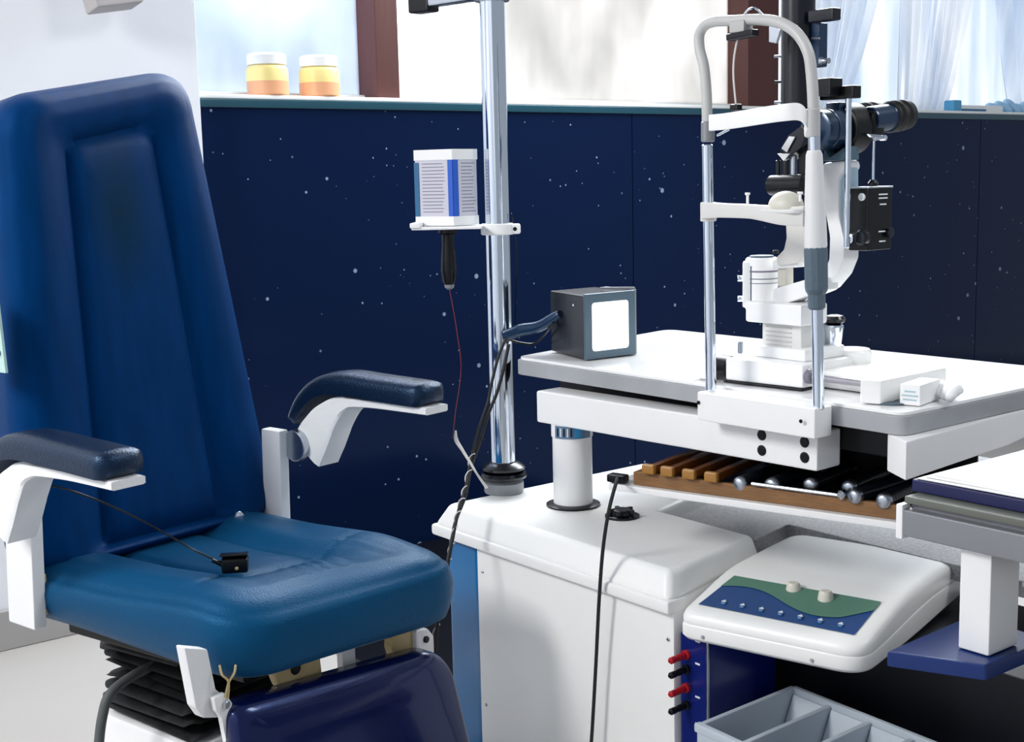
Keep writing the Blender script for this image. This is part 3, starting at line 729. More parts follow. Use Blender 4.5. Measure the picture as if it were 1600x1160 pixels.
c0 = oz(894, 795, .495); c0 = V((c0.x + .02, c0.y + .02, 0))
lc = put('lift_column', cyl(c0 + Z * .497, c0 + Z * .660, .038, 36, .002), WHITE, tb, 'white lift column')
put('column_top', cyl(c0 + Z * .630, c0 + Z * .6755, .040, 36, .002), WHITE, lc)
put('base_ring', lathe(c0 + Z * .4955, Z, [(.052, 0), (.052, .003), (.042, .006)], 36), BLACK, lc, 'black base ring')
bm = N()
for i in range(16):
    pass
def arcstrip(c, r, a0, a1, z0, z1, n=14):
    bm = N(); A_ = []
    for i in range(n + 1):
        a = a0 + (a1 - a0) * i / n; d = V((math.cos(a), math.sin(a), 0)); A_.append((bm.verts.new(c + d * r + Z * z0), bm.verts.new(c + d * r + Z * z1), bm.verts.new(c + d * (r + .0008) + Z * z1), bm.verts.new(c + d * (r + .0008) + Z * z0)))
    for p, q in zip(A_, A_[1:]):
        for k in range(4): bm.faces.new((p[k], p[(k + 1) % 4], q[(k + 1) % 4], q[k]))
    bm.faces.new(A_[0][::-1]); bm.faces.new(A_[-1]); return bm
vd = math.atan2(-c0.y, -c0.x)
st = put('sticker', arcstrip(c0, .0402, vd - .9, vd + 1.0, .632, .656), mat('sticker_slate', (.12, .2, .32), .3), lc, 'blue and grey sticker with numerals')
put('blue_patch', arcstrip(c0, .0411, vd + .1, vd + .45, .634, .654), mat('sticker_blue', (.03, .30, .62), .3), st)
for k in range(5): put('numeral', arcstrip(c0, .0411, vd - .75 + .17 * k, vd - .68 + .17 * k, .636, .652), INKW if k % 2 else BLACK, st)

# items on the table
cc = oz(1440, 632, .784)
ct = thing('small_carton', 'small white eye-drop carton with grey print near the table corner', 'box', V((1.62, 1.108, .784)))
cq = [oz(1411, 633, .785), oz(1443, 636, .785)]; e1 = (cq[1] - cq[0]); e2 = V((-e1.y, e1.x, 0)); e2 = e2.normalized() * .075
if e2.x < 0: e2 = -e2
bq = [cq[0] + V((0, .006, 0)), cq[1] + V((0, .006, 0)), cq[1] + e2 + V((0, .006, 0)), cq[0] + e2 + V((0, .006, 0))]
ct.location = bq[0]
hx = put('body', hexa(bq, [p + Z * .030 for p in bq], .0012), PAPER, ct)
bm = N(); nrm = -e2.normalized(); en = e1.normalized()
for k in range(3): box(bq[0] + e1 * .5 + nrm * .0004 + Z * (.008 + .006 * k), (.0008, (.020, .024, .016)[k], .0022), 0, rz=math.atan2(nrm.y, nrm.x), bm=bm)
put('printed_lines', bm, mat('pale_print', (.40, .55, .60), .6), ct)
bm = N(); pc = oz(1470, 622, .79)
for k in range(4):
    a = pc + V((.006 * k - .01, .012 * k - .02, .002)); tube(spline([a, a + V((.02, .004, .010)), a + V((.045, .012, .006))], 5), [.006, .010, .006], 8, bm)
tag(put('tissue', bm, PAPER, smooth=80), 'crumpled white tissue behind the small carton', 'tissue')
dc = oz(1394, 631, .785)
tag(put('disc', lathe(V((dc.x + .012, dc.y + .012, .784)), Z, [(.030, 0), (.031, .001), (.031, .0025), (.029, .003), (.012, .003), (.008, .001)], 36), GREYP), 'flat round grey disc lying at the table edge beside the carton', 'disc')

# ================================================================== TRAY SHELF WITH INSTRUMENTS
T0 = V((1.452, 1.603, 0)); TP = V((1.596 - 1.452, 1.101 - 1.603, 0)).normalized(); TQ = V((-TP.y, TP.x, 0))
def TT(p, q, z): return T0 + TP * p + TQ * q + Z * z
tr = thing('instrument_shelf', 'white swing shelf holding a wooden instrument tray beneath the table', 'shelf', TT(.2, .1, .59))
put('board', hexa([TT(0, 0, .598), TT(.535, 0, .598), TT(.535, .28, .598), TT(0, .28, .598)], [TT(0, 0, .6095), TT(.535, 0, .6095), TT(.535, .28, .6095), TT(0, .28, .6095)], .002), WHITE, tr)
wt = put('wooden_tray', hexa([TT(.048, .012, .610), TT(.525, .012, .610), TT(.525, .022, .610), TT(.048, .022, .610)], [TT(.048, .012, .632), TT(.525, .012, .632), TT(.525, .022, .632), TT(.048, .022, .632)], .001), WOOD, tr, 'brown wooden tray rim')
put('tray_floor', hexa([TT(.05, .022, .610), TT(.52, .022, .610), TT(.52, .27, .610), TT(.05, .27, .610)], [TT(.05, .022, .616), TT(.52, .022, .616), TT(.52, .27, .616), TT(.05, .27, .616)], .001), BLACK, tr, 'black tray lining')
put('tray_dark_sheet', hexa([TT(.16, .27, .610), TT(.53, .27, .610), TT(.53, .276, .610), TT(.16, .276, .610)], [TT(.16, .27, .70), TT(.53, .27, .70), TT(.53, .276, .70), TT(.16, .276, .70)], .001), BLACK, tr, 'black sheet added to darken the space behind the tray')  # added to keep the space under the table dark
put('tray_side', hexa([TT(.042, .012, .610), TT(.050, .012, .610), TT(.050, .27, .610), TT(.042, .27, .610)], [TT(.042, .012, .632), TT(.050, .012, .632), TT(.050, .27, .632), TT(.042, .27, .632)], .001), WOOD, tr)
put('support_arm', cyl(TT(.30, .24, .615), TT(.30, .24, .7005), .012, 18), BLACK, tr)
# amber wooden handles, each lying across the tray, ribbed
for k, p in enumerate((.075, .110, .150, .19)):
    a = TT(p, .006, .640); h = thing('lens_rack', ['amber ribbed lens rack at the left end of the tray', 'amber ribbed lens rack, second from the left end of the tray', 'amber ribbed lens rack, third from the left end of the tray', 'amber ribbed lens rack half hidden under the crossbar bolts'][k], 'lens rack', a, 'amber lens racks in the wooden tray')
    put('bar', hexa([a + TP * -.009 - Z * .008, a + TP * .009 - Z * .008, a + TP * .009 + TQ * .22 - Z * .008, a + TP * -.009 + TQ * .22 - Z * .008], [a + TP * -.007 + Z * .006, a + TP * .007 + Z * .006, a + TP * .007 + TQ * .22 + Z * .006, a + TP * -.007 + TQ * .22 + Z * .006], .003), AMBER, h)
    put('end_cap', box(a + TQ * .001 + Z * .001, (.012, .024, .017), .004, rz=math.atan2(TQ.y, TQ.x)), mat('light_amber_%d' % k, (.36, .17, .035), .3), h, 'pale amber end')
# black handles with chrome caps
HS = [(.235, .010, .633, .012, 'by the second pair of bolts'), (.285, .02, .634, .013, 'under the right end of the crossbar'), (.345, .03, .640, .012, 'nearest the gap beside the crossbar'), (.405, .035, .642, .012, 'below the end panel'), (.425, .004, .638, .0115, 'with a small knob, at the tray front'), (.470, .006, .636, .012, 'at the tray end by the desk')]
for k, (p, q, z, r, wtx) in enumerate(HS):
    a = TT(p, q, z); d = (TQ * 1.0 + TP * (.06 if k != 4 else .25)).normalized()
    h = thing('ophthalmoscope', 'black handled ophthalmoscope with chrome cap ' + wtx, 'handle', a, 'instrument handles in the wooden tray')
    prof = [(r * .8, .012)]
    for i in range(14): prof += [(r, .016 + i * .010), (r, .022 + i * .010), (r * .88, .0235 + i * .010)]
    put('grip', lathe(a, d, prof, 20), BLACKM, h)
    put('cap', lathe(a, d, [(r * .55, 0), (r * .95, .003), (r * 1.02, .008), (r * 1.02, .014), (r * .8, .016)], 24), STEEL, h, 'steel cap', smooth=70)
    if k == 4: put('knob', lathe(a + TP * -.020, d, [(.004, 0), (.007, .003), (.007, .012), (.004, .014)], 16), CHROME, h)
bm = N(); tube([TT(.26, .008, .638), TT(.40, .010, .6365)], .003, 8, bm)
tag(put('metal_rod', bm, STEEL), 'thin steel rod lying along the front of the tray', 'rod')
# small dark connector at the shelf's left end with the long black cable
cn = TT(.012, .012, .6095)
cb = thing('power_cable', 'long black cable hanging from the shelf in front of the white cabinet', 'cable', cn)
put('connector', box(cn + Z * .008, (.020, .034, .014), .003, rz=math.atan2(TQ.y, TQ.x)), BLACK, cb)
put('cord', tube(spline([cn + Z * .010, ox(962, 757, 1.425), ox(951, 800, 1.405), ox(942, 860, 1.400), ox(936, 940, 1.402), ox(931, 1040, 1.405), ox(924, 1160, 1.404), ox(918, 1215, 1.40)], 10), .0032, 10), RUBBER, cb)

# ================================================================== POLE
PC = oz(786, 772, .495) ; PC = V((PC.x + .012, PC.y + .012, 0)); PR = .0245
pole = thing('instrument_pole', 'tall chrome pole with a stepped black collar standing on the white cabinet', 'pole', PC + Z * .495)
put('tube', cyl(PC + Z * .50, PC + Z * 1.75, PR, 48), CHROME, pole)
cl = put('base_collar', lathe(PC + Z * .495, Z, [(.038, 0), (.040, .003), (.040, .022), (.034, .027)], 40), GREYT, pole, 'grey foot of the collar')
put('collar_ring', lathe(PC + Z * .495, Z, [(.034, .027), (.046, .031), (.048, .036), (.044, .042), (.036, .044)], 40), BLACKM, cl)
put('collar_ring', lathe(PC + Z * .495, Z, [(.036, .044), (.043, .048), (.044, .053), (.038, .058), (.030, .062), (.026, .064)], 40), BLACKM, cl)
# top arm
pt_ = od(745, -4, 2.60); tz = 1.462
h_ = V(ray(640, 0)); 
d_ = ray(760, 6); ztop = (CP + d_ * ((PC.xy - CP.xy).length / V((d_.x, d_.y)).length)).z
armdir = V((-.18, .98, 0)).normalized()
put('clamp_ring', cyl(PC + Z * (ztop + .004), PC + Z * (ztop + .045), .034, 36), STEEL, pole, 'steel clamp ring')
put('side_arm', box(PC + armdir * .085 + Z * (ztop + .022), (.20, .030, .024), .004, rz=math.atan2(armdir.y, armdir.x)), STEEL, pole, 'steel side arm')
put('arm_cap', box(PC + armdir * .185 + Z * (ztop + .018), (.055, .036, .034), .004, rz=math.atan2(armdir.y, armdir.x)), BLACK, pole, 'black end cap')
# shelf bracket
def polez(px, py): d = ray(px, py); return (CP + d * ((PC.xy - CP.xy).length / V((d.x, d.y)).length)).z
zs = polez(780, 358)
sb = put('shelf_bracket', cyl(PC + Z * (zs - .011), PC + Z * (zs + .011), .033, 36, .002), WHITE, pole, 'white clamp carrying a small shelf')
toR = RT.copy(); toR.z = 0; toR.normalize(); toC = -V((fw.x, fw.y, 0)).normalized()
put('clamp_ear', box(PC + toR * .030 + toC * .008 + Z * zs, (.030, .020, .020), .004, rz=math.atan2(toR.y, toR.x)), WHITE, sb)
put('screw', cyl(PC + toR * .034 + toC * .017 + Z * zs, PC + toR * .034 + toC * .0195 + Z * zs, .004, 12), BLACK, sb)
sc = PC - toR * .095 + toC * .012 + Z * (zs + .006)
put('shelf', box(sc, (.135, .095, .006), .002, rz=math.atan2(toR.y, toR.x) - .06), WHITE, sb)
put('shelf_lip', box(sc - toR * .060 + Z * .006, (.020, .095, .010), .002, rz=math.atan2(toR.y, toR.x) - .06), WHITE, sb)

# carton with printed sides on the shelf
near = PC - toR * .083 + toC * .045; zb_ = zs + .0100
h0 = .146
lf = near - toR * .076 - toC * .042; rg = near + toR * .046 - toC * .046; bk = lf + (rg - near)
bxo = thing('cardboard_box', 'white box with blue vertical stripes and grey print on the pole shelf', 'box', V((near.x, near.y, zb_)))
Q = [near, rg, bk, lf]
put('body', hexa([V((p.x, p.y, zb_)) for p in Q], [V((p.x, p.y, zb_ + h0)) for p in Q], .003), mat('box_grey_white', (.60, .60, .68), .6), bxo)
def onface(name, a_, b_, s0, s1, z0, z1, m, off=.0008, lab=None, bm=None, fin=True):
    d = (b_ - a_); n = V((d.y, -d.x, 0)).normalized()
    if n.dot(CP - a_) < 0: n = -n
    P = [a_ + d * s0, a_ + d * s1]
    b = prism([V((P[0].x, P[0].y, zb_ + z0)), V((P[1].x, P[1].y, zb_ + z0)), V((P[1].x, P[1].y, zb_ + z1)), V((P[0].x, P[0].y, zb_ + z1))], n * off, 0, bm)
    if fin: return put(name, b, m, bxo, lab)
    return b
onface('top_band', lf, near, .0, 1, .126, .146, WHITE, .0012, 'plain white top band'); onface('top_band', near, rg, 0, 1, .126, .146, WHITE, .0012, 'plain white top band')
onface('bottom_band', lf, near, .0, 1, 0, .018, WHITE, .0012, 'plain white bottom band'); onface('bottom_band', near, rg, 0, 1, 0, .018, WHITE, .0012, 'plain white bottom band')
onface('stripe', lf, near, .88, 1.0, .018, .126, LBLUE, .0016, 'bright blue stripe'); onface('stripe', near, rg, .0, .20, .018, .126, LBLUE, .0016, 'bright blue stripe')
onface('stripe', lf, near, .0, .12, .018, .122, LTEAL, .0016, 'darker blue stripe at the left edge')
bm = N()
for k in range(15):
    z = .026 + k * .0066
    onface('', lf, near, .20, .80 - .1 * rng.random(), z, z + .0014, INK, .0006, bm=bm, fin=False)
    onface('', near, rg, .34, .90 - .15 * rng.random(), z, z + .0014, INK, .0006, bm=bm, fin=False)
put('printed_lines', bm, INK, bxo, 'rows of tiny grey print')

# dark handle hanging below the shelf
hp = sc - toR * .002 + toC * .010 + Z * (-.004)
hh = thing('hanging_handle', 'black instrument handle hanging under the small pole shelf', 'handle', hp - Z * .11)
put('grip', lathe(hp, -Z, [(.019, 0), (.019, .006), (.0125, .010), (.012, .030), (.0145, .055), (.0155, .080), (.013, .100), (.009, .108)], 24), BLACK, hh)
put('tip', lathe(hp - Z * .107, -Z, [(.010, 0), (.009, .006), (.004, .010)], 16), GREYT, hh)
tip = hp - Z * .115
tag(put('thin_wire', tube(spline([tip, tip + toR * .006 - Z * .04, tip + toR * .012 - Z * .085, tip + toR * .018 - Z * .16, tip + toR * .004 - Z * .25, tip - toR * .002 - Z * .30], 8), .0010, 6), REDW), 'thin dark red wire dangling from the hanging handle', 'wire')

# ================================================================== LIGHT BOX LAMP
LZ0 = .787; LH = .118
l0 = oz(861, 549, .787); l1 = oz(913, 562, .787); l2 = oz(986, 553, .787); l3 = l0 + (l2 - l1)
lamp = thing('light_box', 'square dark light box with a glowing white screen at the table end', 'lamp', V((l1.x, l1.y, LZ0)))
put('housing', hexa([l0, l1, l2, l3], [p + Z * LH for p in (l0, l1, l2, l3)], .003), BLACKM, lamp)
dF = (l2 - l1); nF = V((dF.y, -dF.x, 0)).normalized()
if nF.dot(CP - l1) < 0: nF = -nF
def fF(s, z, h=0): return l1 + dF * s + Z * z + nF * h
fr = put('front_frame', prism([fF(-.01, -.001), fF(1.06, -.001), fF(1.06, LH + .003), fF(-.01, LH + .003)], nF * .006, .0015), mat('slate_frame', (.10, .15, .19), .3, .4), lamp, 'slate grey frame')
ro = rpoly([(.13, .014), (.95, .014), (.95, LH - .016), (.13, LH - .016)], .008, 5)
def rp(pl, h):
    sx = dF.length; o = rpoly([(a * sx, b) for a, b in pl], .007, 5); return [l1 + dF.normalized() * a + Z * b + nF * h for a, b in o]
put('screen', prism(rp([(.13, .014), (.90, .014), (.90, LH - .014), (.13, LH - .014)], .0062), nF * .0008, 0), SCREEN, fr, 'glowing white screen')
put('back_flange', prism([fF(1.07, -.002), fF(1.13, -.002), fF(1.13, LH + .004), fF(1.07, LH + .004)], -nF * .09, .001), GREYT, lamp)
put('top_rail', prism([fF(.70, LH + .004, -.05), fF(1.10, LH + .004, -.003), fF(1.13, LH + .004, -.003), fF(.73, LH + .004, -.05)], Z * .004, .001), GREYT, lamp)
put('indicator', cyl(l0.lerp(l1, .72) + Z * .098, l0.lerp(l1, .72) + Z * .098 - (l2 - l1).normalized() * .002, .0025, 10), CHROME, lamp)
za = polez(788, 522)
s_ = PC + toR * .012 + toC * .026 + Z * za; e_ = (l0 + l1) / 2 + Z * .062
e_ = l0.lerp(l1, .30) + Z * .064 - (l2 - l1).normalized() * .0
armp = put('arm', tube(spline([s_, s_ * .72 + e_ * .28 + Z * .002, s_ * .4 + e_ * .6 - Z * .001, s_ * .12 + e_ * .88 + Z * .008, e_ + Z * .012], 6), [.011, .0125, .0115, .010, .008], 16), BLUEBLK, lamp, 'short curved arm gripping the pole')
put('arm_end', lathe(s_ - toR * .004, toR, [(.006, 0), (.012, .002), (.012, .014), (.010, .016)], 18), BLACK, lamp)
put('lead', tube(spline([s_ + toC * .004 - Z * .006, s_ + toR * .03 - Z * .016, s_ + toR * .06 - Z * .015, e_ - toR * .012 - Z * .004], 8), .0022, 8), BLACK, lamp)

# cables running down the pole
def polept(px, py, off=0): return od(px, py, 2.62 - off)
def dp(px, py, D): 
    d = ray(px, py); return CP + d * D
c1 = [(790, 530, 2.52), (778, 560, 2.52), (768, 600, 2.52), (762, 630, 2.52), (750, 665, 2.50), (738, 710, 2.47), (728, 760, 2.44), (716, 800, 2.405), (706, 850, 2.385), (697, 900, 2.375), (688, 950, 2.37), (678, 1010, 2.37), (676, 1090, 2.36)]
c2 = [(795, 538, 2.525), (786, 580, 2.525), (776, 615, 2.525), (762, 650, 2.515), (750, 690, 2.49), (736, 730, 2.46), (727, 775, 2.43), (712, 815, 2.40), (702, 865, 2.38), (692, 915, 2.37), (684, 970, 2.365), (680, 1040, 2.36), (684, 1100, 2.36)]
tag(put('power_cable', tube(spline([dp(*p) for p in c1], 8), .0030, 8), RUBBER), 'black twisted lamp cable running down the chrome pole, left strand', 'cable', 'lamp cables')
tag(put('power_cable', tube(spline([dp(*p) for p in c2], 8), .0034, 8), RUBBER), 'black twisted lamp cable crossing the chrome pole, right strand', 'cable', 'lamp cables')
bm = N(); SP = spline([dp(*p) for p in c1], 30); n = len(SP); cen = []
for i in range(150, n):
    p = SP[i]; a = i * .42; cen.append(p + (RT * math.cos(a) + UP * math.sin(a)) * .0045)
tag(put('spiral_wrap', tube(cen, .0013, 6), WIRE, smooth=180), 'pale spiral strand twisted round the lamp cables', 'cable')
tag(put('cable_tie', tube(spline([dp(712, 673, 2.45), dp(713, 688, 2.45), dp(722, 703, 2.44), dp(734, 722, 2.43), dp(746, 742, 2.43), dp(760, 762, 2.47)], 8), [.0015, .004, .003, .0025, .002, .003], 8), WIRE), 'white cable end sticking out of the lamp cables above the cabinet', 'cable')
tag(put('thin_wire', tube(spline([PC + toR * .028 + toC * .01 + Z * (zs + .03), PC + toR * .036 + Z * (zs - .03), PC + toR * .034 + Z * (zs - .10), PC + toR * .030 + Z * (zs - .20)], 8), .0011, 6), BLACK), 'thin black wire hanging close to the right side of the chrome pole', 'wire')

# ================================================================== HEADREST (chin rest frame)
HX = 1.507
def hx(px, py, x=HX): return ox(px, py, x)
hr = thing('chin_rest', 'white chin and forehead rest frame with chrome rods bolted to the table edge', 'chin rest', V((HX, 1.31, .70)))
lb = hx(1111, 612); lt = hx(1105, 205); rb = hx(1279, 640); rt_ = hx(1272, 240)
yl, yr = 1.4235, 1.2075
put('base_plate', hexa([(1.484, 1.428, .7365), (1.490, 1.200, .7365), (1.530, 1.200, .7365), (1.530, 1.428, .7365)], [(1.484, 1.428, .782), (1.490, 1.200, .782), (1.530, 1.200, .782), (1.530, 1.428, .782)], .003), WHITE, hr, 'white mounting plate')
for y, z in ((yl, .765), (yr + .012, .762)): put('screw', cyl((1.4845, y, z), (1.481, y, z), .003, 12), BLACK, hr)
zlt = hx(1105, 205).z; zrt = hx(1272, 235).z
yl2 = hx(1105, 230).y; yr2 = hx(1272, 235).y
put('rod', cyl((HX, lb.y, .775), (HX, yl2, zlt - .02), .0085, 24), CHROME, hr, 'left chrome rod')
put('rod', cyl((HX, rb.y, .778), (HX, yr2, zrt + .02), .0085, 24), CHROME, hr, 'right chrome rod')
# bent upper tube
U = [(1105, 200), (1104, 150), (1100, 105), (1093, 75), (1094, 50), (1110, 35), (1150, 32), (1190, 31), (1220, 36), (1245, 52), (1262, 80), (1268, 115), (1271, 170), (1272, 235)]
put('bent_tube', tube(spline([hx(*p) for p in U], 8), .0082, 16), mat('tube_grey_white', (.52, .52, .51), .4), hr, 'grey-white bent upper tube', smooth=80)
# forehead strap
fs = [hx(1110, 192, HX - .012), hx(1140, 189, HX - .022), hx(1190, 181, HX - .030), hx(1225, 176, HX - .028), hx(1248, 175, HX - .018), hx(1258, 184, HX - .012), hx(1260, 200, HX - .008)]
put('forehead_band', sweep(spline(fs, 6), Z * .0001 + V((0, 0, .024)), .006), WHITE, hr, 'white forehead band')
put('knurled_clamp', cyl(hx(1106, 222), hx(1106, 190), .0105, 20), GREYT, hr)
put('knurled_clamp', cyl(hx(1270, 215), hx(1270, 170), .0105, 20), mat('clampw', (.5, .5, .5), .4), hr)
put('clamp_screw', cyl(hx(1120, 212), hx(1140, 202), .0018, 8), STEEL, hr)
# fixation lamp at top
put('lamp_mount', box(hx(1158, 42), (.022, .030, .018), .003), mat('mount_grey', (.45, .45, .44), .5), hr)
fl = hx(1160, 55, HX - .004)
put('fixation_arm', box(fl, (.016, .052, .010), .002, rot=Matrix.Rotation(-.05, 3, 'X')), BLACK, hr, 'short black arm under the tube')
bm = N(); tube(spline([hx(1160, 28), hx(1168, 16), hx(1180, 13), hx(1192, 24)], 6), .0016, 8, bm); put('wire_loop', bm, CHROME, hr)
put('thin_wire', tube(spline([hx(1152, 62), hx(1147, 90), hx(1146, 120), hx(1150, 165)], 6), .0014, 8), WIRE, hr)
put('wire_foot', box(hx(1150, 168), (.012, .016, .010), .002), BLACK, hr)
put('cable_clip', prism([hx(1201, 42), hx(1212, 40), hx(1219, 46), hx(1212, 68), hx(1201, 66)], V((.006, 0, 0)), .001), STEEL, hr, 'bent steel clip')
# chin bar
cbp = [hx(1103, 330), hx(1160, 328), hx(1210, 334), hx(1262, 333)]
yA, yB = hx(1100, 330).y, hx(1266, 333).y
put('chin_bar', sweep(spline([hx(1102, 329, HX - .004), hx(1130, 329, HX - .012), hx(1180, 331, HX - .016), hx(1225, 337, HX - .014), hx(1262, 338, HX - .004)], 6), V((.022, 0, 0)), [.026, .021, .020, .026, .030]), mat('chin_white', (.70, .69, .67), .42), hr, 'white chin bar')
put('bar_clamp', cyl(hx(1107, 346), hx(1107, 316), .0125, 24), mat('chin_white2', (.72, .71, .69), .42), hr)
cup = hx(1228, 318, HX - .006)
bm = N(); bmesh.ops.create_uvsphere(bm, u_segments=28, v_segments=14, radius=1)
for v in bm.verts: v.co = cup + V((v.co.x * .022, v.co.y * .028, max(v.co.z, -.25) * .022 - .004))
put('cup_dish', hexa([cup + V((x, y, -.014)) for x, y in rrect(.020, .036, .012, 5)], [cup + V((x, y, -.008)) for x, y in rrect(.023, .040, .014, 5)], .002), WHITE, hr)
put('chin_cup', bm, mat('chin_cup_cream', (.66, .64, .56), .45), hr, 'cream chin cup', smooth=70)
put('paper_pin', lathe(hx(1168, 318, HX - .012), Z, [(.002, 0), (.002, .012), (.004, .013), (.004, .016)], 10), WHITE, hr)
put('paper_pin', lathe(hx(1250, 315, HX - .008), Z, [(.002, 0), (.002, .010), (.004, .011), (.004, .014)], 10), WHITE, hr)
# sleeve and grip on the right rod
def rodp(py): p = hx(1276, py); return V((HX, rb.y + (yr2 - rb.y) * (p.z - .778) / (zrt - .778), p.z))
a0, a1 = rodp(388), rodp(235)
put('sleeve', lathe(a0, a1 - a0, [(.0155, 0), (.0165, .004), (.0155, .04), (.0150, .06), (.0118, (a1 - a0).length - .006), (.0095, (a1 - a0).length)], 28), mat('sleeve_white', (.76, .76, .77), .4), hr, 'white tapered sleeve')
b0, b1 = rodp(484), rodp(386)
prof = [(.0095, 0), (.0125, .003), (.0125, .022), (.0155, .027)]; LL = (b1 - b0).length
prof += [(.0165, .032), (.0168, LL - .004), (.0155, LL)]
gp_ = put('grip', lathe(b0, b1 - b0, prof, 12), GREYP, hr, 'slate grey fluted grip', smooth=20)

# ================================================================== SLIT LAMP
MY = 1.345
sl = thing('slit_lamp', 'slit lamp microscope with white stand and black optics on the table', 'microscope', V((1.64, 1.36, .784)))
def sx(px, py, x): return ox(px, py, x)
# travelling base
b_l = oz(1133, 597, .785); b_r = oz(1254, 611, .785)
by = V((.985, .17, 0)) * .115
bl2 = [b_l, b_r, b_r + V((.15, .005, 0)), b_l + V((.14, .01, 0))]
put('travel_base', hexa([p + Z * .003 for p in bl2], [p + Z * .040 for p in bl2], .004), WHITE, sl, 'white travelling base')
put('glide_plate', hexa([p + V((-.004, 0, 0)) for p in bl2], [p + V((-.004, 0, .003)) for p in bl2], .001), BLACK, sl)
put('screw', cyl(b_r + V((.012, -.001, .030)), b_r + V((.012, -.004, .030)), .003, 10), STEEL, sl)
# left wheel cap
wl = b_l + V((.02, .02, .018))
put('wheel_cover', bx(wl.x - .03, wl.x + .05, wl.y + .012, wl.y + .040, .785, .818, .006), WHITEW, sl)
put('rack_wheel', cyl(wl + V((.0, -.018, .002)), wl + V((.0, .010, .002)), .020, 28), BLACK, sl, 'black toothed wheel')
put('stop_pin', cyl(sx(1157, 553, 1.60), sx(1157, 534, 1.60), .0045, 14), STEEL, sl, 'short steel pin')
# axle and right side cover
ax0 = sx(1268, 590, 1.585); ax1 = sx(1345, 601, 1.585)
put('axle', cyl(V((1.60, b_r.y - .002, .806)), V((1.60, 1.165, .806)), .0055, 16), mat('axle_grey', (.35, .33, .37), .4, .6), sl)
put('axle_knob', cyl(V((1.60, b_r.y + .001, .806)), V((1.60, b_r.y - .010, .806)), .011, 18), mat('axle_knob', (.18, .17, .22), .4), sl)
rc = [oz(1338, 635, .785), oz(1358, 640, .785), oz(1440, 615, .785), oz(1415, 595, .785)]
rc = [V((1.555, 1.172, .785)), V((1.566, 1.142, .785)), V((1.74, 1.150, .785)), V((1.74, 1.195, .785))]
put('rail_cover', hexa(rc, [p + Z * .036 for p in rc], .004), WHITEW, sl, 'white rail cover at the right end')
put('base_extension', bx(1.63, 1.80, 1.19, 1.33, .785, .812, .006), WHITEW, sl)
# joystick & dish
js = sx(1303, 545, 1.70); js.z = .812
put('joystick', lathe(V((js.x, js.y, .812)), Z, [(.008, 0), (.008, .025), (.011, .030), (.0155, .060), (.0145, .064), (.009, .065)], 20), CHROME, sl, 'chrome joystick shaft')
put('joystick_cap', lathe(V((js.x, js.y, .877)), Z, [(.010, 0), (.017, .004), (.018, .009), (.014, .014), (.006, .016)], 24), BLACKM, sl, 'black joystick cap')
gd = sx(1330, 552, 1.74)
put('round_cap', lathe(V((gd.x, gd.y, .784)), Z, [(.032, 0), (.032, .046), (.029, .050)], 30), WHITEW, sl)
# stacked column
cx_ = 1.635
def blk(x0px, x1px, yt, yb, x, dep, m, name, lab=None, r=.004):
    a = sx(x0px, (yt + yb) / 2, x); b = sx(x1px, (yt + yb) / 2, x); zt_ = sx((x0px + x1px) / 2, yt, x).z; zb2 = sx((x0px + x1px) / 2, yb, x).z
    return put(name, bx(x, x + dep, b.y, a.y, zb2, zt_, r), m, sl, lab)
blk(1176, 1258, 543, 562, 1.615, .10, WHITE, 'plinth'); 
blk(1190, 1252, 506, 546, 1.63, .07, mat('col_white', (.72, .72, .70), .4), 'column_box', 'ribbed white column box')
for py in (512, 519, 526, 533, 540): 
    blk(1196, 1236, py - 1, py + 1, 1.6285, .004, mat('rib%d' % py, (.55, .53, .52), .5), 'rib', r=.0004)
blk(1164, 1252, 474, 507, 1.612, .065, WHITE, 'swivel_housing')
put('lock_disc', lathe(V((1.64, sx(1252, 477, 1.64).y, sx(1252, 478, 1.64).z)), Z, [(.010, 0), (.010, .003), (.008, .004)], 18), BLACK, sl)
# cylinder
cyc = sx(1190, 440, 1.655)
zb3 = sx(1190, 485, 1.655).z; zt3 = sx(1190, 402, 1.655).z
cyn = put('pivot_cylinder', cyl(V((cyc.x, cyc.y, zb3)), V((cyc.x, cyc.y, zt3)), .0265, 36, .003), WHITE, sl, 'white pivot cylinder with scale rings')
put('top_disc', cyl(V((cyc.x, cyc.y, zt3)), V((cyc.x, cyc.y, zt3 + .003)), .020, 30), GREYP, cyn, 'grey disc on top')
for zf, hgt, mm in ((.73, .003, INK), (.60, .0015, GREYP), (.52, .0012, GREYP)):
    zz = zb3 + (zt3 - zb3) * zf; put('scale_ring', cyl(V((cyc.x, cyc.y, zz)), V((cyc.x, cyc.y, zz + hgt)), .0269, 36, .0003), mm, cyn)
vdir = (CP - cyc); vdir.z = 0; vdir.normalize(); ldir = -toR
put('side_block', box(V((cyc.x, cyc.y, (zb3 + zt3) / 2)) + ldir * .020, (.030, .022, (zt3 - zb3) * .86), .003, rz=math.atan2(vdir.y, vdir.x)), WHITE, cyn)
put('slot', box(V((cyc.x, cyc.y, (zb3 + zt3) / 2)) + ldir * .017 + vdir * .0165, (.003, .003, (zt3 - zb3) * .7), .0005, rz=math.atan2(vdir.y, vdir.x)), GREYP, cyn)
for py in (433, 464):
    z = sx(1160, py, 1.655).z; c = V((cyc.x, cyc.y, z)) + ldir * .028; put('set_screw', cyl(c, c + ldir * .012, .0048, 14), CHROME, cyn, 'chrome set screw')
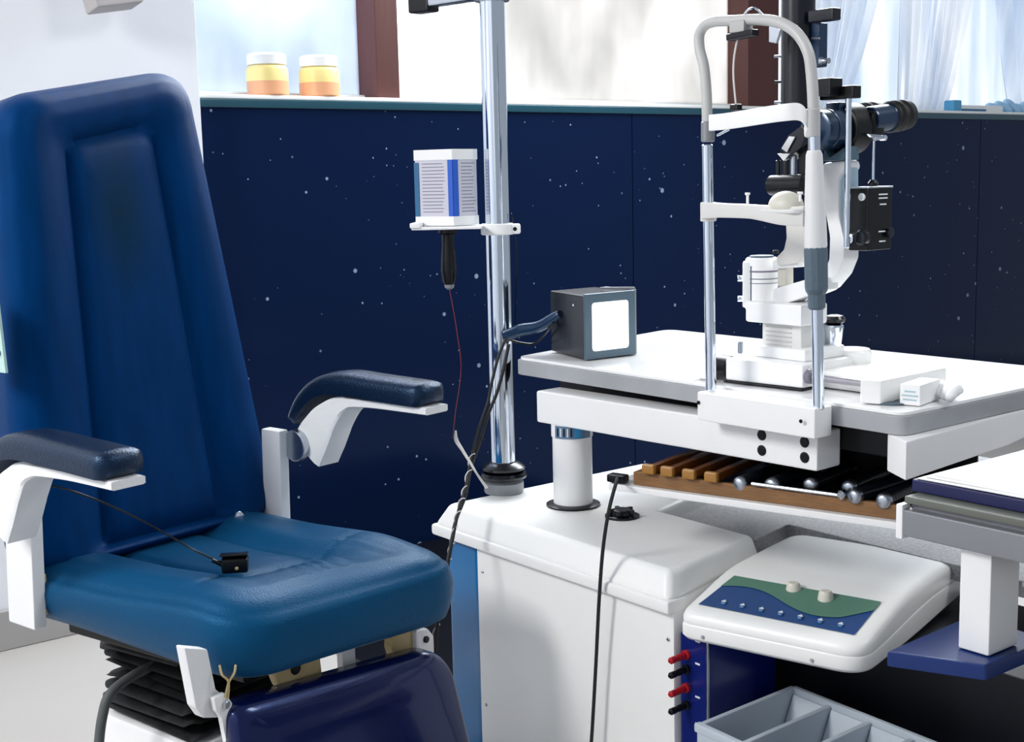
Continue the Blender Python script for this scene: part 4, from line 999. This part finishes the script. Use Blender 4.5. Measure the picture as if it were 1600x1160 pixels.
# lower forked arms to the microscope carrier
def slab(pxs, x0, dep, m, name, lab=None, r=.003):
    return put(name, prism([sx(px, py, x0) for px, py in pxs], V((dep, 0, 0)), r), m, sl, lab)
slab([(1206, 452), (1262, 436), (1282, 434), (1282, 455), (1262, 463), (1212, 480), (1206, 480)], 1.635, .045, WHITE, 'lower_arm')
slab([(1206, 407), (1222, 400), (1246, 398), (1246, 418), (1206, 421)], 1.635, .040, WHITE, 'upper_arm')
slab([(1214, 420), (1228, 418), (1228, 447), (1214, 449)], 1.642, .02, mat('cream_link', (.66, .63, .55), .45), 'link_block')
slab([(1226, 330), (1262, 328), (1262, 345), (1256, 400), (1246, 412), (1214, 416), (1212, 402), (1224, 390), (1228, 372)], 1.628, .035, mat('illum_cream', (.72, .70, .66), .42), 'lamp_arm', 'curved white lamp arm')
put('thumb_screw', cyl(sx(1212, 396, 1.63), sx(1212, 391, 1.63), .005, 12), BLACK, sl)
# tall curved microscope carrier
slab([(1284, 255), (1318, 250), (1321, 262), (1309, 280), (1311, 340), (1319, 375), (1318, 405), (1308, 430), (1290, 452), (1268, 462), (1262, 445), (1284, 432), (1294, 405), (1295, 370), (1288, 330), (1284, 290)], 1.66, .040, WHITE, 'carrier', 'tall white curved carrier', r=.005)
slab([(1309, 282), (1322, 262), (1327, 262), (1327, 372), (1320, 372), (1312, 335)], 1.668, .024, mat('carrier_blue_grey', (.35, .50, .60), .4), 'carrier_web', 'pale blue-grey inner web')
# illumination tower (black)
def vcyl(px, pyt, pyb, x, r, m, name, lab=None, n=28):
    a = sx(px, pyb, x); b = sx(px, pyt, x); return put(name, cyl(V((x, (a.y + b.y) / 2, a.z)), V((x, (a.y + b.y) / 2, b.z)), r, n), m, sl, lab)
# seen in front of the window: housing above
tw = vcyl(1247, -70, 178, 1.60, .0255, BLACKM, 'illumination_tower', 'tall black illumination tower')
def tbox(px0, px1, py0, py1, x, dep, m, name, lab=None, r=.002):
    a = sx(px0, (py0 + py1) / 2, x); b = sx(px1, (py0 + py1) / 2, x); return put(name, bx(x, x + dep, b.y, a.y, sx((px0 + px1) / 2, py1, x).z, sx((px0 + px1) / 2, py0, x).z, r), m, sl, lab)
tbox(1262, 1301, 14, 33, 1.585, .02, BLACKM, 'aperture_lever')
tbox(1260, 1280, 36, 105, 1.60, .02, BLUEBLK, 'filter_housing')
put('lever_pin', cyl(sx(1268, 60, 1.60), sx(1281, 60, 1.60), .0018, 8), STEEL, sl)
put('lever_knob', lathe(sx(1280, 95, 1.60), sx(1300, 95, 1.60) - sx(1280, 95, 1.60), [(.004, 0), (.006, .003), (.004, .008), (.003, .014), (.0045, .018)], 14), STEEL, sl)
for py in (88, 128, 160): put('scale_pin', cyl(sx(1226, py, 1.585), sx(1210, py, 1.585), .002, 8), STEEL if py != 128 else BLACK, sl)
tbox(1276, 1297, 122, 150, 1.60, .03, BLACK, 'tower_block')
tbox(1280, 1333, 135, 155, 1.625, .020, BLACK, 'top_bracket', 'black bracket holding the hanging rod')
# tower lower part: prism head, mirror, base drum
tbox(1247, 1262, 205, 280, 1.60, .035, BLACK, 'tower_neck')
vcyl(1228, 238, 284, 1.60, .006, BLACKM, 'neck_rod'); vcyl(1216, 250, 284, 1.60, .004, BLACKM, 'neck_rod'); vcyl(1240, 226, 284, 1.60, .005, STEEL, 'neck_rod')
mh = put('mirror_head', prism([sx(1218, 236, 1.588), sx(1230, 212, 1.588), sx(1252, 196, 1.588), sx(1262, 206, 1.588), sx(1250, 232, 1.588), sx(1228, 250, 1.588)], V((.03, 0, 0)), .002), BLACKM, sl, 'angled mirror head')
put('mirror', prism([sx(1222, 232, 1.5865), sx(1234, 213, 1.5865), sx(1243, 214, 1.5865), sx(1230, 238, 1.5865)], V((-.002, 0, 0)), .0004), PAPER, mh, 'mirror face with its bright reflection painted white')  # plain white stands in for the mirror's bright reflection
put('mirror_rest', prism([sx(1214, 240, 1.587), sx(1234, 240, 1.587), sx(1224, 252, 1.587)], V((.008, 0, 0)), .001), WHITE, mh)
a, b = sx(1203, 290, 1.585), sx(1262, 288, 1.585)
put('base_drum', cyl(a, b, .0155, 28, .004), BLACK, sl, 'black horizontal drum')
# microscope body: axis pointing away from the patient (+X), slightly up
m0 = sx(1272, 203, 1.615); mdir = V((1, .0, .02)).normalized()
put('objective', lathe(m0, mdir, [(.020, 0), (.029, .003), (.030, .022), (.026, .024), (.031, .026), (.032, .050), (.030, .054)], 36), BLUEBLK, sl, 'blue-black objective rings')
put('magnification_body', lathe(m0 + mdir * .054, mdir, [(.034, 0), (.039, .003), (.040, .040), (.036, .044)], 36), BLACK, sl, 'black round microscope body')
for s in (-1, 1):
    o_ = m0 + mdir * .098 + V((0, s * .026, .012)); d_ = V((1, s * .03, .10)).normalized()
    ey = put('eyepiece', lathe(o_, d_, [(.020, 0), (.021, .004), (.021, .045), (.022, .047)], 30), BLUEBLK, sl)
    put('eyecup', lathe(o_ + d_ * .047, d_, [(.023, 0), (.025, .003), (.021, .006), (.021, .012), (.025, .016), (.025, .020), (.021, .023), (.021, .030), (.0245, .034), (.023, .046), (.015, .046)], 30), RUBBER, ey, 'ribbed black eyecup')
put('prism_block', box(m0 + mdir * .105 + V((0, 0, .004)), (.03, .085, .045), .006), BLACK, sl)
tbox(1290, 1312, 160, 175, 1.66, .03, BLUEBLK, 'upper_knob')
put('lower_wedge', prism([sx(1288, 232, 1.65), sx(1296, 246, 1.65), sx(1322, 228, 1.65), sx(1324, 250, 1.65), sx(1286, 252, 1.65)], V((.03, 0, 0)), .002), mat('slate_metal', (.07, .13, .17), .35), sl)
# hanging rod, pendant box
rx = 1.635
a, b = sx(1327, 150, rx), sx(1322, 388, rx)
put('hanging_rod', cyl(V((rx, (a.y + b.y) / 2, b.z)), V((rx, (a.y + b.y) / 2, a.z)), .0048, 16), CHROME, sl, 'slim chrome hanging rod')
pb = 1.66
P_ = [sx(1327, 345, pb), sx(1352, 345, pb)]
zt4, zb4 = sx(1345, 295, pb).z, sx(1345, 392, pb).z
yB0, yB1 = sx(1326, 345, pb).y, sx(1356, 345, pb).y
bxp = put('control_box', bx(pb, pb + .060, yB1, yB0, zb4, zt4, .002), BLACK, sl, 'black box with white print and two dials')
put('box_lid', bx(pb - .001, pb + .061, yB1 - .001, yB0 + .001, zt4, zt4 + .003, .001), STEEL, bxp)
def front(px, py): return sx(px, py, pb)
kk = front(1348, 308); put('dial', lathe(kk, (-1, 0, 0), [(.0055, -.001), (.006, .003), (.0035, .0035), (.003, .002)], 18), INKW, bxp, 'round white dial mark')
dk2 = front(1350, 375); put('dial', lathe(dk2 + V((0, 0, .004)), (-1, 0, 0), [(.012, 0), (.012, .008), (.009, .011)], 24), BLACKM, bxp)
put('dial_ring', lathe(front(1330, 373), (-1, 0, 0), [(.008, 0), (.008, .006), (.005, .007), (.003, .005)], 24), CHROME, bxp)
bm = N()
for k, (zz, ww) in enumerate(((.90, .022), (.84, .022), (.74, .016), (.30, .020), (.14, .016))):
    box((pb + .036, yB1 - .0006, zb4 + (zt4 - zb4) * zz), (ww, .0006, .0022), 0, bm=bm)
put('printed_lines', bm, INKW, bxp, 'white print')
put('side_dial', lathe(V((pb + .050, yB1, zb4 + .026)), (0, -1, 0), [(.008, 0), (.008, .006), (.006, .007)], 20), BLACKM, bxp)
# little crank above the box
ck = V((pb + .035, (yB0 + yB1) / 2, zt4 + .003))
cr = put('crank_socket', lathe(ck, Z, [(.008, 0), (.008, .005), (.004, .010)], 14), BLACKM, bxp)
zc4 = sx(1370, 215, 1.69).z
put('crank_rod', tube(spline([ck + Z * .008, ck + Z * .03, V((ck.x, ck.y, zc4 - .012)), V((ck.x + .003, ck.y, zc4 - .003)), V((ck.x + .024, ck.y - .002, zc4))], 6), .0022, 10), CHROME, cr)
put('crank_plate', prism([V((ck.x - .012, ck.y, zc4 + .006)), V((ck.x + .030, ck.y, zc4 + .004)), V((ck.x + .032, ck.y, zc4 - .004)), V((ck.x - .004, ck.y, zc4 + .001))], V((0, .006, 0)), .001), STEEL, cr)
put('crank_pivot', cyl(V((ck.x + .026, ck.y - .004, zc4)), V((ck.x + .026, ck.y + .008, zc4)), .0045, 14), CHROME, cr)

# ================================================================== COMPARTMENT TRAY at the bottom
B0 = V((1.600, 1.545, 0)); e1 = V((.21, .20, 0)); 
ba = oz(1092, 1132, .30); bb = oz(1240, 1072, .30); bc = oz(1442, 1152, .30)
u1 = (bb - ba); u2 = (bc - bb)
tr2 = thing('compartment_tray', 'pale grey plastic tray with four long compartments at the bottom edge', 'tray', V((ba.x, ba.y, .21)))
def TR(s, t, z): p = ba + u1 * s + u2 * t; return V((p.x, p.y, z + .16))
def wallp(s0, t0, s1, t1, z0, z1, name='rim', lab=None):
    # a wall between two tray points, with thickness on the plan
    a_, b_ = TR(s0, t0, 0), TR(s1, t1, 0); d = (b_ - a_).normalized(); n = V((-d.y, d.x, 0)) * .005
    return put(name, hexa([a_ - n * 1.1 + Z * z0, b_ - n * 1.1 + Z * z0, b_ + n * 1.1 + Z * z0, a_ + n * 1.1 + Z * z0], [a_ - n + Z * z1, b_ - n + Z * z1, b_ + n + Z * z1, a_ + n + Z * z1], .003), GREYW, tr2, lab)
T1 = 1.25
put('tray_base', hexa([TR(0, 0, .05), TR(1, 0, .05), TR(1, T1, .05), TR(0, T1, .05)], [TR(0, 0, .056), TR(1, 0, .056), TR(1, T1, .056), TR(0, T1, .056)], .001), GREYW, tr2)
wallp(0, 0, 1, 0, .05, .14); wallp(1, 0, 1, T1, .05, .14); wallp(0, 0, 0, T1, .05, .14); wallp(0, T1, 1, T1, .05, .14)
for k in range(1, 4): wallp(.0, T1 * k / 4, 1, T1 * k / 4, .055, .134, 'divider')
for k in range(4):
    t_a = T1 * k / 4 + .03; t_b = T1 * (k + 1) / 4 - .03
    put('sloped_end', hexa([TR(.80, t_a, .057), TR(.97, t_a, .057), TR(.97, t_b, .057), TR(.80, t_b, .057)], [TR(.955, t_a, .130), TR(.97, t_a, .130), TR(.97, t_b, .130), TR(.955, t_b, .130)], .001), GREYW, tr2)
put('front_flange', hexa([TR(-.03, -.02, .128), TR(-.03, T1, .128), TR(.03, T1, .128), TR(.03, -.02, .128)], [TR(-.03, -.02, .142), TR(-.03, T1, .142), TR(.03, T1, .142), TR(.03, -.02, .142)], .003), GREYW, tr2)
# a support: lower shelf of the cabinet
put('lower_shelf', bx(1.45, 1.66, .75, 1.36, .19, .209, .002), mat('shelf_black', (.003, .003, .006), .4), cab, 'dark lower shelf')

for o in list(bpy.data.objects):
    if o.name.split('.')[0] in ('printed_lines', 'printed_marks'): o['kind'] = 'stuff'
